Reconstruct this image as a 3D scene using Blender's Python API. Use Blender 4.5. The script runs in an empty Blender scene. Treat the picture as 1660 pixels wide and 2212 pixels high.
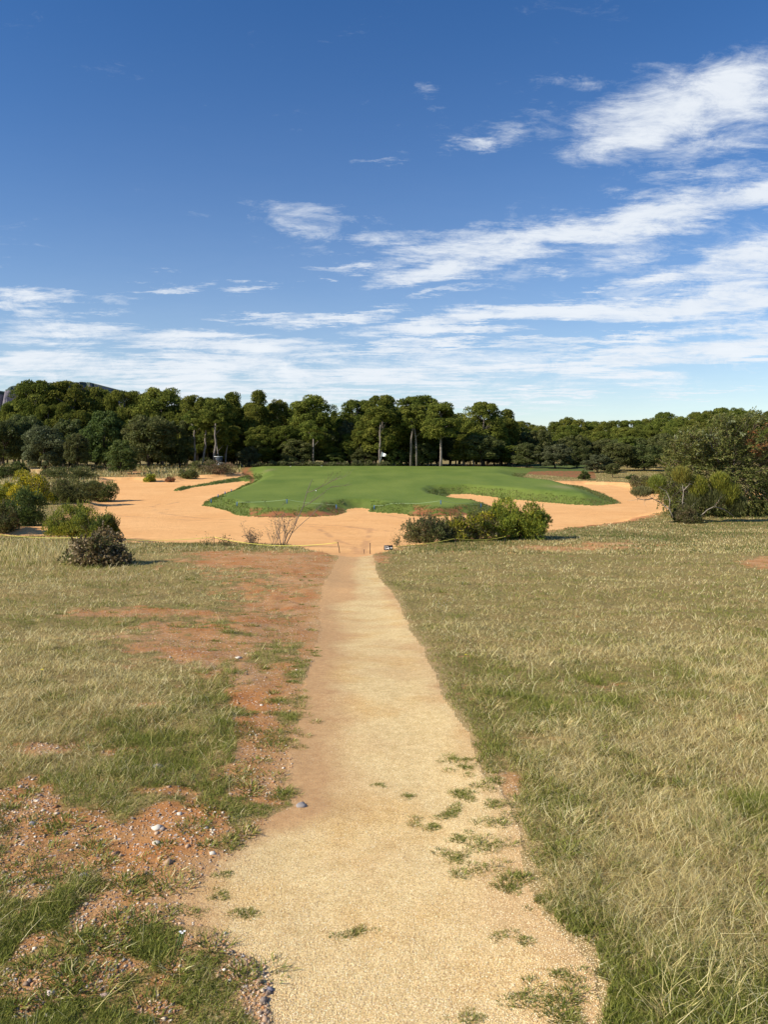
import bpy, math, random
import numpy as np
from mathutils import Vector

random.seed(7)
RNG = np.random.default_rng(7)
sc = bpy.context.scene
COL = sc.collection
R = math.radians

# ------------------------------------------------------------------ camera numbers
F = 1661.0          # focal length in photo units (photo = 1660 x 2212 units)
CX, HY = 830.0, 990.0
EYE = 1.6

# ------------------------------------------------------------------ noise
def _hash(ix, iy, s):
    h = (ix.astype(np.int64)*374761393 + iy.astype(np.int64)*668265263 + s*1274126177) & 0xffffffff
    h = ((h ^ (h >> 13))*1274126177) & 0xffffffff
    h = h ^ (h >> 16)
    return (h & 0xffffff)/float(0xffffff)

def vnoise(x, y, s=0):
    x = np.asarray(x, float); y = np.asarray(y, float)
    ix = np.floor(x); iy = np.floor(y)
    fx = x-ix; fy = y-iy
    fx = fx*fx*(3-2*fx); fy = fy*fy*(3-2*fy)
    a = _hash(ix, iy, s); b = _hash(ix+1, iy, s); c = _hash(ix, iy+1, s); d = _hash(ix+1, iy+1, s)
    return (a*(1-fx)+b*fx)*(1-fy)+(c*(1-fx)+d*fx)*fy

def fbm(x, y, scale=1.0, octv=4, s=0):
    t = 0; a = 0.5; n = 0
    x = np.asarray(x)/scale; y = np.asarray(y)/scale
    for i in range(octv):
        t = t + a*vnoise(x+17.3*i, y-9.1*i, s+i*31); n += a; a *= 0.5
        x = x*2.03; y = y*2.03
    return t/n

def sstep(a, b, x):
    t = np.clip((x-a)/(b-a), 0, 1)
    return t*t*(3-2*t)

# ------------------------------------------------------------------ terrain
PK = np.array([(-60, -1.6), (0, -1.6), (2.17, -1.6), (3.5, -1.62), (5.6, -1.71), (9, -2.04), (13, -2.42), (18, -2.80), (25, -3.09), (29, -3.17),
    (36, -3.32), (44, -3.45), (52, -3.50), (60, -3.48), (70, -3.36), (80, -3.07), (90, -2.70), (100, -2.30), (110, -1.90),
    (120, -1.55), (135, -1.25), (160, -1.2), (6000, -1.2)], float)
GK = np.array([(40, -3.2), (56, -3.16), (62, -3.05), (70, -2.84), (80, -2.50), (90, -2.12), (100, -1.73), (108, -1.43), (114, -1.27), (119, -1.22), (126, -1.30), (140, -1.45)], float)
def Bz(Y): return np.interp(Y, PK[:, 0], PK[:, 1])
_yy = np.linspace(1.6, 150, 6000)
_sy = HY - F*Bz(_yy)/_yy
_o = np.argsort(_sy)
def row2Y(y): return np.interp(y, _sy[_o], _yy[_o])
def i2w(x, y):
    Y = row2Y(np.asarray(y, float)); return (np.asarray(x, float)-CX)/F*Y, Y

def poly_w(pts):
    p = np.array(pts, float); X, Y = i2w(p[:, 0], p[:, 1]); return np.stack([X, Y], 1)

GREEN = poly_w([(435,1084),(446,1077),(456,1071),(473,1066),(500,1056),(520,1047),(541,1036),(537,1029),(524,1021),(520,1014),(530,1009.5),(560,1007)])
GREEN = np.vstack([GREEN, [(-17, 128), (0, 131), (14, 130), (24, 122)], poly_w([(1130,1031),(1164,1038),(1198,1041),(1256,1045),(1300,1059),
    (1325,1070),(1341,1080),(1286,1084),(1222,1082),(1164,1076),(1096,1071),(1040,1064),(1005,1061),(973,1062),(959,1069),(970,1075),(1007,1081),(1061,1087),(1080,1093),(1055,1098),
    (1017,1103),(966,1106),(888,1106),(870,1100),(847,1100),(815,1098),(795,1098),(798,1091),(774,1089),(750,1091),(748,1098),(735,1101),(718,1105),(670,1107),(616,1108),(560,1107),(531,1105),
    (507,1103),(486,1094),(460,1088)])])
STRIP = poly_w([(371,1055),(384,1050),(440,1042),(500,1033),(545,1024),(548,1036),(520,1035),(470,1041),(420,1047),(390,1054)])
SAND = poly_w([(214,1030),(250,1031),(300,1030),(340,1034),(374,1033),(384,1028),(450,1026),(524,1020),(560,1012),(700,1014),(900,1014),(1100,1033),(1174,1039),(1266,1039),(1348,1042),
    (1400,1052),(1436,1055),(1560,1060),(1700,1066),(1900,1080),(2000,1095),(1660,1096),(1603,1097),(1514,1098),(1460,1100),(1436,1105),(1409,1113),(1378,1123),(1330,1130),(1266,1137),(1195,1147),
    (1150,1156),(1050,1163),(960,1170),(900,1176),(860,1182),(830,1191),(808,1199),(770,1202),(735,1199),(690,1191),(650,1181),(600,1176),(500,1172),(400,1173),(280,1172),(220,1165),(100,1157),(0,1154),
    (-120,1150),(-120,1138),(0,1139),(90,1136),(130,1120),(170,1095),(180,1070),(215,1052)])
PATH = poly_w([(560,2330),(572,2212),(567,2144),(541,2078),(500,2058),(466,2038),(457,2008),(400,1996),(362,1975),(378,1933),(440,1906),(462,1862),(515,1823),(580,1766),(633,1744),(616,1704),
    (616,1660),(625,1618),(634,1591),(651,1525),(660,1459),(676,1402),(690,1349),(692,1300),(700,1261),(718,1230),(730,1205),(735,1190),(808,1190),(806,1200),(818,1243),(859,1300),(885,1352),(922,1415),(948,1462),
    (974,1524),(1020,1607),(1036,1661),(1088,1703),(1100,1750),(1109,1802),(1119,1885),(1171,1973),(1234,2036),(1286,2088),(1291,2212),(1290,2330)])
FAIR = np.vstack([[(25, 128)], poly_w([(1110,1023),(1180,1027),(1266,1033),(1290,1033)]), [(40,150),(25,152)]])
TRAIL = poly_w([(52,1010),(80,1011),(100,1022),(125,1034),(112,1037),(88,1026),(60,1017)])

def sdist(P, X, Y):
    """signed distance (positive inside) to polygon P in world metres"""
    shp = X.shape; x = X.ravel(); y = Y.ravel()
    d = np.full(x.size, 1e9); ins = np.zeros(x.size, bool)
    lo = P.min(0)-6; hi = P.max(0)+6
    m = np.where((x > lo[0]) & (x < hi[0]) & (y > lo[1]) & (y < hi[1]))[0]
    px = x[m]; py = y[m]; dm = np.full(m.size, 1e9); im = np.zeros(m.size, bool)
    n = len(P)
    for i in range(n):
        a = P[i]; b = P[(i+1) % n]; e = b-a; L = e@e+1e-12
        t = np.clip(((px-a[0])*e[0]+(py-a[1])*e[1])/L, 0, 1)
        dm = np.minimum(dm, np.hypot(px-a[0]-t*e[0], py-a[1]-t*e[1]))
        c = ((a[1] > py) != (b[1] > py))
        with np.errstate(divide='ignore', invalid='ignore'):
            xi = a[0]+(py-a[1])/(b[1]-a[1]+1e-15)*e[0]
        im ^= c & (px < xi)
    d[m] = dm; 
    ins[m] = im
    out = np.where(ins, d, -d)
    return out.reshape(shp)

def hill(X, Y):
    return sstep(140, 250, Y)*(.3+sstep(5, 90, X)*2.6) + sstep(300, 900, Y)*0

def zones(X, Y):
    X = np.asarray(X, float); Y = np.asarray(Y, float)
    n1 = fbm(X, Y, 0.8, 4, 3)-0.5
    n2 = fbm(X, Y, 0.12, 3, 9)-0.5
    g = sdist(GREEN, X, Y)+n1*0.5; st = sdist(STRIP, X, Y)+n1*0.3
    s = sdist(SAND, X, Y)+n1*0.9+n2*0.15
    p = sdist(PATH, X, Y)+n1*0.10+n2*0.05
    f = sdist(FAIR, X, Y); t = sdist(TRAIL, X, Y)
    return g, st, s, p, f, t

def height(X, Y, z=None):
    g, st, s, p, f, t = zones(X, Y) if z is None else z
    b = Bz(Y)+hill(X, Y)
    b = b + (fbm(X, Y, 3.0, 3, 20)-0.5)*0.16*sstep(2, 10, Y)*sstep(.3, -.3, s)*(1-sstep(120, 140, Y)*.3)
    # scrub bank behind the bunker and the left edge
    b = b - 0.30*sstep(0.0, 1.6, s)*sstep(26, 34, Y)
    b = b + (fbm(X, Y, 6, 3, 5)-0.5)*0.10*(s > 0)
    # green mound
    G = np.interp(Y, GK[:, 0], GK[:, 1])
    w = 1.9+0.03*np.clip(Y-56, 0, 60)+3.5*sstep(12, 24, X)
    k = sstep(-0.1, 1, g/w)
    b = b*(1-k)+(G+(fbm(X, Y, 14, 2, 44)-0.5)*0.25)*k
    b = b + 0.38*sstep(-0.1, 0.9, st)*(g < 0.5)
    # path slightly worn in
    b = b - 0.012*sstep(-0.10, 0.35, p)*(1-sstep(24, 27, Y))
    b = b + (fbm(X, Y, 0.35, 3, 61)-0.5)*0.06*(1-sstep(18, 26, Y))*sstep(0, -.5, p)
    b = b + (fbm(X, Y, 0.6, 3, 62)-0.5)*0.018*(p > 0)*(Y < 26)
    return b + EYE

def gz(x, y):
    return float(height(np.array([float(x)]), np.array([float(y)]))[0])

# soil mask: bare ground ellipses (photo x, y, rx, ry, weight)
SOIL = [(560,1560,70,190,1.0),(555,1690,80,60,1.0),(660,1330,50,80,.9),(230,1830,360,110,1.2),(40,1760,140,60,1.1),(300,1950,300,90,1.1),(250,2110,460,150,1.05),(480,1600,120,30,.5),(620,1560,70,160,.72),(560,1250,110,70,.6),(450,1450,150,60,.5),(330,1860,330,80,1.1),(90,1790,150,60,1.0),(90,1920,200,50,.9),(120,2050,120,22,.6),(350,2110,180,22,.7),(560,2180,60,70,1.0),(500,2075,60,30,.7),(60,2000,90,16,.6),
    (470,1790,120,50,.9),(545,1700,50,40,.7),(110,1615,120,16,.9),(300,1622,150,12,.7),(460,1625,90,14,.6),
    (440,1395,160,45,1.1),(330,1325,140,11,.95),(560,1350,70,50,.9),(600,1450,60,60,.9),(560,1560,50,70,.85),(530,1640,40,50,.5),(620,1290,60,60,.8),(640,1235,90,45,1.0),(560,1215,140,20,1.0),(480,1196,110,10,.8),
    (300,1440,120,20,.6),(640,1640,26,50,.3),(690,1215,40,20,1.0),(670,1400,30,60,.9),
    (1200,1183,130,5,.9),(1330,1176,110,4,.7),(1650,1218,50,12,1.1),(820,1205,25,12,.6),(1000,1190,150,4,.5),(1100,1700,30,60,.55),(1640,1900,30,40,.7),(1240,2060,40,40,.4),(1650,1800,20,60,.5),
    (60,1030,40,10,.6),(290,1022,30,8,.8)]
GREENP = [(1610,1725,75,45,1.2),(1150,1850,70,60,.9),(1250,1980,80,60,.9),(1330,2100,120,80,.2),(1640,1830,60,60,.7),(950,1400,60,60,.5),(1010,1540,50,60,.5),(1060,1640,50,50,.6),
    (120,2080,220,40,1.0),(480,2060,60,30,1.0),(330,2030,180,30,.9),(150,2190,250,40,1.0),(560,1600,60,60,.4),(600,1490,40,60,.5),(250,1490,160,30,.1),(200,1340,180,14,.6),(300,1600,120,20,.6),(640,1440,30,30,.7),
    (1250,1370,90,20,.3),(1100,1130,90,14,.5),(1560,1140,160,14,.8),(1500,1160,140,10,.4),(600,1178,220,5,.6),(1350,1560,110,25,.35),(1550,1560,60,20,.3)]
DRYP = [(80,1200,120,28,1.2),(1180,1320,180,60,.5),(1400,1500,300,60,.35),(1500,1900,160,60,.5),(1560,1450,100,60,.5),(1000,1230,150,25,.7),(350,1290,250,30,.5),(1300,1260,300,30,.5),(400,1520,150,20,.4)]
def splat(L, X, Y):
    Zb = Bz(Y); Yc = np.maximum(Y, .5)
    ix = CX+F*X/Yc; iy = HY-F*Zb/Yc
    m = np.zeros_like(X)
    for cx, cy, rx, ry, w in L:
        m = np.maximum(m, w*np.exp(-0.7*(((ix-cx)/rx)**2+((iy-cy)/ry)**2)))
    return m
LUSH = [(80,1970,110,26,1.0),(290,2050,190,44,1.15),(40,2082,60,26,1.0),(448,2135,36,14,1.0),(210,2190,250,34,1.15),(330,2130,30,10,.7),(210,1803,110,14,.9),(495,1750,70,22,.8),(190,1745,60,30,.7),(30,2200,120,30,1.0),(60,1830,26,14,.6),(370,1700,160,30,.8),(120,1885,40,12,.4)]
def soilmask(X, Y):
    m = splat(SOIL, X, Y)
    m = m-.20*splat(LUSH, X, Y)
    n = fbm(X, Y, 0.55, 4, 77)-0.5; n2 = fbm(X, Y*0.6, 1.6, 2, 78)-0.5
    n3 = fbm(X, Y, 0.13, 3, 79)-.5
    return sstep(0.36, 0.70, m + n*1.0 + n3*1.0 + n2*0.4*(m > .05))

# ------------------------------------------------------------------ materials
def new_mat(name):
    m = bpy.data.materials.new(name); m.use_nodes = True
    nt = m.node_tree; nt.nodes.clear()
    out = nt.nodes.new('ShaderNodeOutputMaterial')
    return m, nt, out
def nd(nt, t, **kw):
    n = nt.nodes.new(t)
    for k, v in kw.items(): setattr(n, k, v)
    return n
def noise(nt, vec, scale, detail=4, rough=0.55, dist=0.0):
    n = nd(nt, 'ShaderNodeTexNoise'); n.inputs['Scale'].default_value = scale
    n.inputs['Detail'].default_value = detail; n.inputs['Roughness'].default_value = rough; n.inputs['Distortion'].default_value = dist
    if vec is not None: nt.links.new(vec, n.inputs['Vector'])
    return n.outputs['Fac']
def ramp(nt, fac, stops):
    r = nd(nt, 'ShaderNodeValToRGB'); e = r.color_ramp.elements
    while len(e) < len(stops): e.new(0.5)
    for i, (p, c) in enumerate(stops):
        e[i].position = p; e[i].color = (*c, 1) if len(c) == 3 else c
    nt.links.new(fac, r.inputs[0]); return r.outputs[0]
def mixc(nt, fac, a, b, mode='MIX'):
    m = nd(nt, 'ShaderNodeMix', data_type='RGBA', blend_type=mode)
    for s, v in ((m.inputs[0], fac), (m.inputs[6], a), (m.inputs[7], b)):
        if isinstance(v, (int, float)): s.default_value = v
        elif isinstance(v, tuple): s.default_value = (*v, 1)
        else: nt.links.new(v, s)
    return m.outputs[2]
def mth(nt, op, a, b=None, c=None, clamp=False):
    m = nd(nt, 'ShaderNodeMath', operation=op); m.use_clamp = clamp
    for i, v in enumerate((a, b, c)):
        if v is None: continue
        if isinstance(v, (int, float)): m.inputs[i].default_value = v
        else: nt.links.new(v, m.inputs[i])
    return m.outputs[0]
def attr(nt, name, out='Fac'):
    a = nd(nt, 'ShaderNodeAttribute'); a.attribute_name = name; return a.outputs[out]
def bump(nt, h, strength, dist):
    b = nd(nt, 'ShaderNodeBump'); b.inputs['Strength'].default_value = strength; b.inputs['Distance'].default_value = dist
    nt.links.new(h, b.inputs['Height']); return b.outputs[0]
def principled(nt, out, col, rough=0.9, normal=None, spec=0.2):
    p = nd(nt, 'ShaderNodeBsdfPrincipled')
    if isinstance(col, tuple): p.inputs['Base Color'].default_value = (*col, 1)
    else: nt.links.new(col, p.inputs['Base Color'])
    p.inputs['Roughness'].default_value = rough; p.inputs['Specular IOR Level'].default_value = spec
    if normal is not None: nt.links.new(normal, p.inputs['Normal'])
    nt.links.new(p.outputs[0], out.inputs[0]); return p
def simple_mat(name, col, rough=0.6, spec=0.4, var=0.15, scale=8):
    m, nt, out = new_mat(name)
    tc = nd(nt, 'ShaderNodeTexCoord')
    f = noise(nt, tc.outputs['Object'], scale)
    c = ramp(nt, f, [(0.3, tuple(x*(1-var) for x in col)), (0.7, tuple(min(1, x*(1+var)) for x in col))])
    principled(nt, out, c, rough, None, spec); return m
def leaf_mat(name, trans=0.3, hue=0.03, val=0.25, gloss=0.0):
    m, nt, out = new_mat(name)
    c = attr(nt, 'col', 'Color')
    oi = nd(nt, 'ShaderNodeObjectInfo')
    h = nd(nt, 'ShaderNodeHueSaturation'); nt.links.new(c, h.inputs['Color'])
    nt.links.new(mth(nt, 'MULTIPLY_ADD', oi.outputs['Random'], hue, 0.5-hue/2), h.inputs['Hue'])
    r2 = mth(nt, 'FRACT', mth(nt, 'MULTIPLY', oi.outputs['Random'], 7.13))
    nt.links.new(mth(nt, 'MULTIPLY_ADD', r2, val, 1-val/2), h.inputs['Value'])
    d = nd(nt, 'ShaderNodeBsdfDiffuse'); nt.links.new(h.outputs[0], d.inputs[0])
    t = nd(nt, 'ShaderNodeBsdfTranslucent')
    tcx = mixc(nt, 0.35, h.outputs[0], (0.30, 0.32, 0.02), 'MIX'); tcx = h.outputs[0]
    nt.links.new(tcx, t.inputs[0])
    mx = nd(nt, 'ShaderNodeMixShader'); mx.inputs[0].default_value = trans
    nt.links.new(d.outputs[0], mx.inputs[1]); nt.links.new(t.outputs[0], mx.inputs[2])
    last = mx.outputs[0]
    if gloss > 0:
        g = nd(nt, 'ShaderNodeBsdfGlossy'); g.inputs['Roughness'].default_value = 0.45
        g.inputs[0].default_value = (0.8, 0.85, 0.9, 1)
        m2 = nd(nt, 'ShaderNodeMixShader'); m2.inputs[0].default_value = gloss
        nt.links.new(last, m2.inputs[1]); nt.links.new(g.outputs[0], m2.inputs[2]); last = m2.outputs[0]
    nt.links.new(last, out.inputs[0]); return m

M = {}
M['leaf'] = leaf_mat('leaf_foliage', 0.38, 0.03, 0.3, 0.008)
M['pine'] = leaf_mat('pine_foliage', 0.36, 0.03, 0.35)
M['grass'] = leaf_mat('grass_blades', 0.38, 0.0, 0.0, 0.01)
M['twig'] = leaf_mat('twig_wood', 0.0, 0.0, 0.2)
# bark
m, nt, out = new_mat('bark')
tc = nd(nt, 'ShaderNodeTexCoord'); mp = nd(nt, 'ShaderNodeMapping'); mp.inputs['Scale'].default_value = (6, 6, 1.2)
nt.links.new(tc.outputs['Object'], mp.inputs[0])
f = noise(nt, mp.outputs[0], 2.5, 5, 0.65)
c = ramp(nt, f, [(0.3, (.09, .07, .055)), (0.5, (.22, .185, .16)), (0.7, (.36, .31, .27))])
principled(nt, out, c, 0.9, bump(nt, f, 0.6, 0.03)); M['bark'] = m
M['darkbark'] = simple_mat('dark_bark', (.07, .055, .045), .9, .1, .4)

def pos_vec(nt):
    g = nd(nt, 'ShaderNodeNewGeometry'); return g.outputs['Position']

# ground: red-brown soil and matted thatch
m, nt, out = new_mat('ground_soil_and_thatch'); P_ = pos_vec(nt)
so = attr(nt, 'soil')
n1 = noise(nt, P_, 1.3, 6, .6); n2 = noise(nt, P_, 26, 6, .7); n3 = noise(nt, P_, 120, 3, .7)
red = ramp(nt, n1, [(0.3, (.45, .175, .052)), (0.48, (.45, .225, .085)), (0.72, (.52, .32, .155))])
red = mixc(nt, 0.55, red, ramp(nt, n2, [(0.3, (.55, .45, .4)), (0.5, (1, 1, 1)), (0.75, (1.35, 1.3, 1.3))]), 'MULTIPLY')
vo = nd(nt, 'ShaderNodeTexVoronoi'); vo.inputs['Scale'].default_value = 55; nt.links.new(P_, vo.inputs['Vector'])
sepv = nd(nt, 'ShaderNodeSeparateColor'); nt.links.new(vo.outputs['Color'], sepv.inputs[0])
peb = mth(nt, 'MULTIPLY', mth(nt, 'GREATER_THAN', sepv.outputs[0], 0.80), mth(nt, 'LESS_THAN', vo.outputs['Distance'], 0.42))
pebc = ramp(nt, sepv.outputs[1], [(0.1, (.22, .18, .18)), (0.4, (.36, .22, .16)), (0.6, (.50, .36, .28)), (0.9, (.72, .62, .52))])
red = mixc(nt, mth(nt, 'MULTIPLY', peb, 0.8), red, pebc)
tha = ramp(nt, n2, [(0.25, (.13, .095, .035)), (0.5, (.27, .20, .085)), (0.75, (.44, .33, .16))])
tha = mixc(nt, 0.5, tha, ramp(nt, n1, [(0.3, (.75, .95, .6)), (0.7, (1.15, 1.0, .8))]), 'MULTIPLY')
c = mixc(nt, so, tha, red)
c = mixc(nt, attr(nt, 'tan'), c, (.62, .41, .19))
hh = mth(nt, 'ADD', n2, mth(nt, 'MULTIPLY', n3, 0.4))
principled(nt, out, c, .95, bump(nt, hh, 0.7, 0.02), .1); M['ground'] = m

# path: pale crushed gravel
m, nt, out = new_mat('path_gravel'); P_ = pos_vec(nt)
vo = nd(nt, 'ShaderNodeTexVoronoi'); vo.inputs['Scale'].default_value = 240; nt.links.new(P_, vo.inputs['Vector'])
sp = nd(nt, 'ShaderNodeSeparateColor'); nt.links.new(vo.outputs['Color'], sp.inputs[0])
grain = ramp(nt, sp.outputs[0], [(0.0, (.50, .33, .15)), (0.25, (.73, .52, .25)), (0.6, (.80, .60, .285)), (1.0, (.90, .755, .43))])
n1 = noise(nt, P_, 1.6, 6, .6); n2 = noise(nt, P_, 18, 5, .65); n3 = noise(nt, P_, 70, 3, .6)
c = mixc(nt, 0.9, grain, ramp(nt, n2, [(0.3, (.78, .72, .64)), (0.6, (1, 1, 1))]), 'MULTIPLY')
c = mixc(nt, .8, c, ramp(nt, n1, [(0.35, (.90, .78, .62)), (0.5, (1, 1, 1)), (.7, (.96, .95, .92))]), 'MULTIPLY')
br = mth(nt, 'MULTIPLY', attr(nt, 'brown'), 1.0, clamp=True)
brc = ramp(nt, n2, [(0.3, (.42, .205, .085)), (0.7, (.60, .34, .155))])
brc = mixc(nt, 0.22, brc, grain)
c = mixc(nt, br, c, brc)
h = mth(nt, 'SUBTRACT', mth(nt, 'MULTIPLY', n3, 0.6), mth(nt, 'MULTIPLY', vo.outputs['Distance'], 0.8))
h = mth(nt, 'ADD', h, mth(nt, 'MULTIPLY', sp.outputs[1], 0.35))
principled(nt, out, c, .9, bump(nt, h, 0.55, 0.004), .1); M['path'] = m

# sand
m, nt, out = new_mat('bunker_sand'); P_ = pos_vec(nt)
n1 = noise(nt, P_, .25, 5, .6); n2 = noise(nt, P_, 3.0, 6, .7)
mp = nd(nt, 'ShaderNodeMapping'); mp.inputs['Scale'].default_value = (.25, 1.2, 1); nt.links.new(P_, mp.inputs[0])
n3 = noise(nt, mp.outputs[0], 1.4, 5, .65)
c = ramp(nt, n1, [(0.3, (.75, .40, .155)), (0.7, (.83, .475, .20))])
c = mixc(nt, 0.6, c, ramp(nt, n2, [(0.32, (.82, .78, .74)), (0.5, (1, 1, 1)), (0.7, (1.06, 1.05, 1.05))]), 'MULTIPLY')
c = mixc(nt, 0.5, c, ramp(nt, n3, [(0.32, (.84, .78, .72)), (0.52, (1, 1, 1))]), 'MULTIPLY')
c = mixc(nt, mth(nt, 'MULTIPLY', attr(nt, 'track'), 0.55), c, (.46, .24, .12))
c = mixc(nt, attr(nt, 'redsoil'), c, (.36, .13, .06))
hh = mth(nt, 'ADD', n2, n3)
principled(nt, out, c, .95, bump(nt, hh, 0.45, 0.12), .1); M['sand'] = m

# green turf
def turf(name, a, b, s=0.5):
    m, nt, out = new_mat(name); P_ = pos_vec(nt)
    mp = nd(nt, 'ShaderNodeMapping'); mp.inputs['Scale'].default_value = (1, .45, 1); nt.links.new(P_, mp.inputs[0])
    n1 = noise(nt, mp.outputs[0], .22, 5, .6); n2 = noise(nt, P_, 5.0, 6, .75)
    c = ramp(nt, n1, [(0.3, a), (0.7, b)])
    c = mixc(nt, s, c, ramp(nt, n2, [(0.3, (.6, .65, .5)), (0.5, (1, 1, 1)), (0.7, (1.3, 1.2, 1.3))]), 'MULTIPLY')
    n4 = noise(nt, P_, 1.1, 4, .6)
    c = mixc(nt, mth(nt, 'MULTIPLY', attr(nt, 'rough'), ramp(nt, n4, [(.35, (.25,)*3), (.7, (.7,)*3)])), c, (.125, .14, .036))
    c = mixc(nt, mth(nt, 'MULTIPLY', attr(nt, 'redsoil'), ramp(nt, noise(nt, P_, 2.3, 5, .6), [(.38, (0,)*3), (.5, (1,)*3)])), c, (.30, .12, .05))
    c = mixc(nt, attr(nt, 'drypatch'), c, (.25, .23, .09))
    principled(nt, out, c, .8, bump(nt, n2, 0.5, 0.05), .15); return m
M['green'] = turf('green_turf', (.105, .160, .022), (.185, .235, .040))
M['fair'] = turf('fairway_turf', (.07, .12, .03), (.10, .14, .04))

# ------------------------------------------------------------------ object helpers
def link(o, parent=None):
    COL.objects.link(o)
    if parent is not None: o.parent = parent
    return o
def tag(o, label=None, cat=None, group=None, kind=None):
    if label: o['label'] = label
    if cat: o['category'] = cat
    if group: o['group'] = group
    if kind: o['kind'] = kind
    return o
def empty(name, loc=(0, 0, 0), rz=0):
    o = bpy.data.objects.new(name, None); o.empty_display_size = .2
    o.location = loc; o.rotation_euler = (0, 0, rz); return link(o)
def mesh_np(name, V, quads=None, tris=None, mats=(), fcol=None, smooth=False, vattr=None):
    me = bpy.data.meshes.new(name)
    V = np.asarray(V, np.float32)
    me.vertices.add(len(V)); me.vertices.foreach_set('co', V.ravel())
    nq = 0 if quads is None else len(quads); ntr = 0 if tris is None else len(tris)
    idx = []; starts = []; tot = 0
    if nq:
        idx.append(np.asarray(quads, np.int32).ravel()); starts.append(np.arange(nq)*4); tot = nq*4
    if ntr:
        idx.append(np.asarray(tris, np.int32).ravel()); starts.append(tot+np.arange(ntr)*3); tot += ntr*3
    idx = np.concatenate(idx); starts = np.concatenate(starts).astype(np.int32)
    me.loops.add(len(idx)); me.loops.foreach_set('vertex_index', idx)
    me.polygons.add(nq+ntr); me.polygons.foreach_set('loop_start', starts)
    if smooth: me.polygons.foreach_set('use_smooth', np.ones(nq+ntr, bool))
    me.update(calc_edges=True)
    if fcol is not None:
        a = me.attributes.new('col', 'FLOAT_COLOR', 'FACE')
        c4 = np.ones((nq+ntr, 4), np.float32); c4[:, :3] = fcol; a.data.foreach_set('color', c4.ravel())
    if vattr:
        for k, v in vattr.items():
            a = me.attributes.new(k, 'FLOAT', 'POINT'); a.data.foreach_set('value', np.asarray(v, np.float32).ravel())
    for mt in mats: me.materials.append(mt)
    return me
def mobj(name, me, parent=None):
    return link(bpy.data.objects.new(name, me), parent)

class MB:
    """collects pieces of one mesh (verts, quads, tris, face colours)"""
    def __init__(s): s.v = []; s.q = []; s.t = []; s.qc = []; s.tc = []; s.n = 0
    def add(s, V, q=None, t=None, qc=(1, 1, 1), tc=(1, 1, 1)):
        s.v.append(np.asarray(V, float))
        if q is not None and len(q):
            s.q.append(np.asarray(q)+s.n); s.qc.append(np.broadcast_to(np.asarray(qc, float), (len(q), 3)))
        if t is not None and len(t):
            s.t.append(np.asarray(t)+s.n); s.tc.append(np.broadcast_to(np.asarray(tc, float), (len(t), 3)))
        s.n += len(V); return s
    def box(s, c, d, rot=None, col=(1, 1, 1)):
        V = np.array([(x, y, z) for x in (-.5, .5) for y in (-.5, .5) for z in (-.5, .5)])*np.array(d)
        if rot is not None: V = V@np.array(rot).T
        return s.add(V+np.array(c), [(0, 1, 3, 2), (4, 6, 7, 5), (0, 4, 5, 1), (2, 3, 7, 6), (0, 2, 6, 4), (1, 5, 7, 3)], qc=col)
    def tube(s, pts, rad, seg=6, col=(1, 1, 1)):
        pts = np.asarray(pts, float); n = len(pts)
        rad = np.broadcast_to(np.asarray(rad, float), (n,))
        T = np.gradient(pts, axis=0); T /= np.linalg.norm(T, axis=1)[:, None]+1e-9
        ref = np.where(np.abs(T[:, 2:3]) > .9, np.array([[1., 0, 0]]), np.array([[0, 0, 1.]]))
        A = np.cross(T, ref); A /= np.linalg.norm(A, axis=1)[:, None]+1e-9; Bv = np.cross(T, A)
        an = np.arange(seg)*2*math.pi/seg
        V = (pts[:, None]+rad[:, None, None]*(np.cos(an)[None, :, None]*A[:, None]+np.sin(an)[None, :, None]*Bv[:, None])).reshape(-1, 3)
        q = [(i*seg+j, i*seg+(j+1) % seg, (i+1)*seg+(j+1) % seg, (i+1)*seg+j) for i in range(n-1) for j in range(seg)]
        V = np.vstack([V, pts[:1], pts[-1:]]); a = n*seg
        t = [(a, (j+1) % seg, j) for j in range(seg)]+[(a+1, (n-1)*seg+j, (n-1)*seg+(j+1) % seg) for j in range(seg)]
        return s.add(V, q, t, col, col)
    def leaves(s, P, D, L, W, C, up=None):
        """diamond leaves at P along D, length L, width W"""
        n = len(P); D = D/(np.linalg.norm(D, axis=1)[:, None]+1e-9)
        r = RNG.normal(size=(n, 3)) if up is None else up+RNG.normal(size=(n, 3))*.35
        S = np.cross(D, r); S /= np.linalg.norm(S, axis=1)[:, None]+1e-9
        L = np.broadcast_to(L, (n,))[:, None]; W = np.broadcast_to(W, (n,))[:, None]
        V = np.stack([P, P+D*L*.5+S*W*.5, P+D*L, P+D*L*.5-S*W*.5], 1).reshape(-1, 3)
        q = np.arange(n*4).reshape(n, 4)
        return s.add(V, q, qc=C)
    def mesh(s, name, mats, smooth=False):
        V = np.vstack(s.v); q = np.vstack(s.q) if s.q else None; t = np.vstack(s.t) if s.t else None
        fc = np.vstack(([np.vstack(s.qc)] if s.q else [])+([np.vstack(s.tc)] if s.t else []))
        return mesh_np(name, V, q, t, mats, fc, smooth)
    def build(s, name, mats, parent=None, smooth=False):
        return mobj(name, s.mesh(name, mats, smooth), parent)

def runit(n):
    v = RNG.normal(size=(n, 3)); return v/np.linalg.norm(v, axis=1)[:, None]
def lerp_cols(cols, n, k=None):
    cols = np.array(cols, float); i = RNG.integers(0, len(cols), n) if k is None else k
    return cols[i]*(0.8+0.4*RNG.random((n, 1)))

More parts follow.
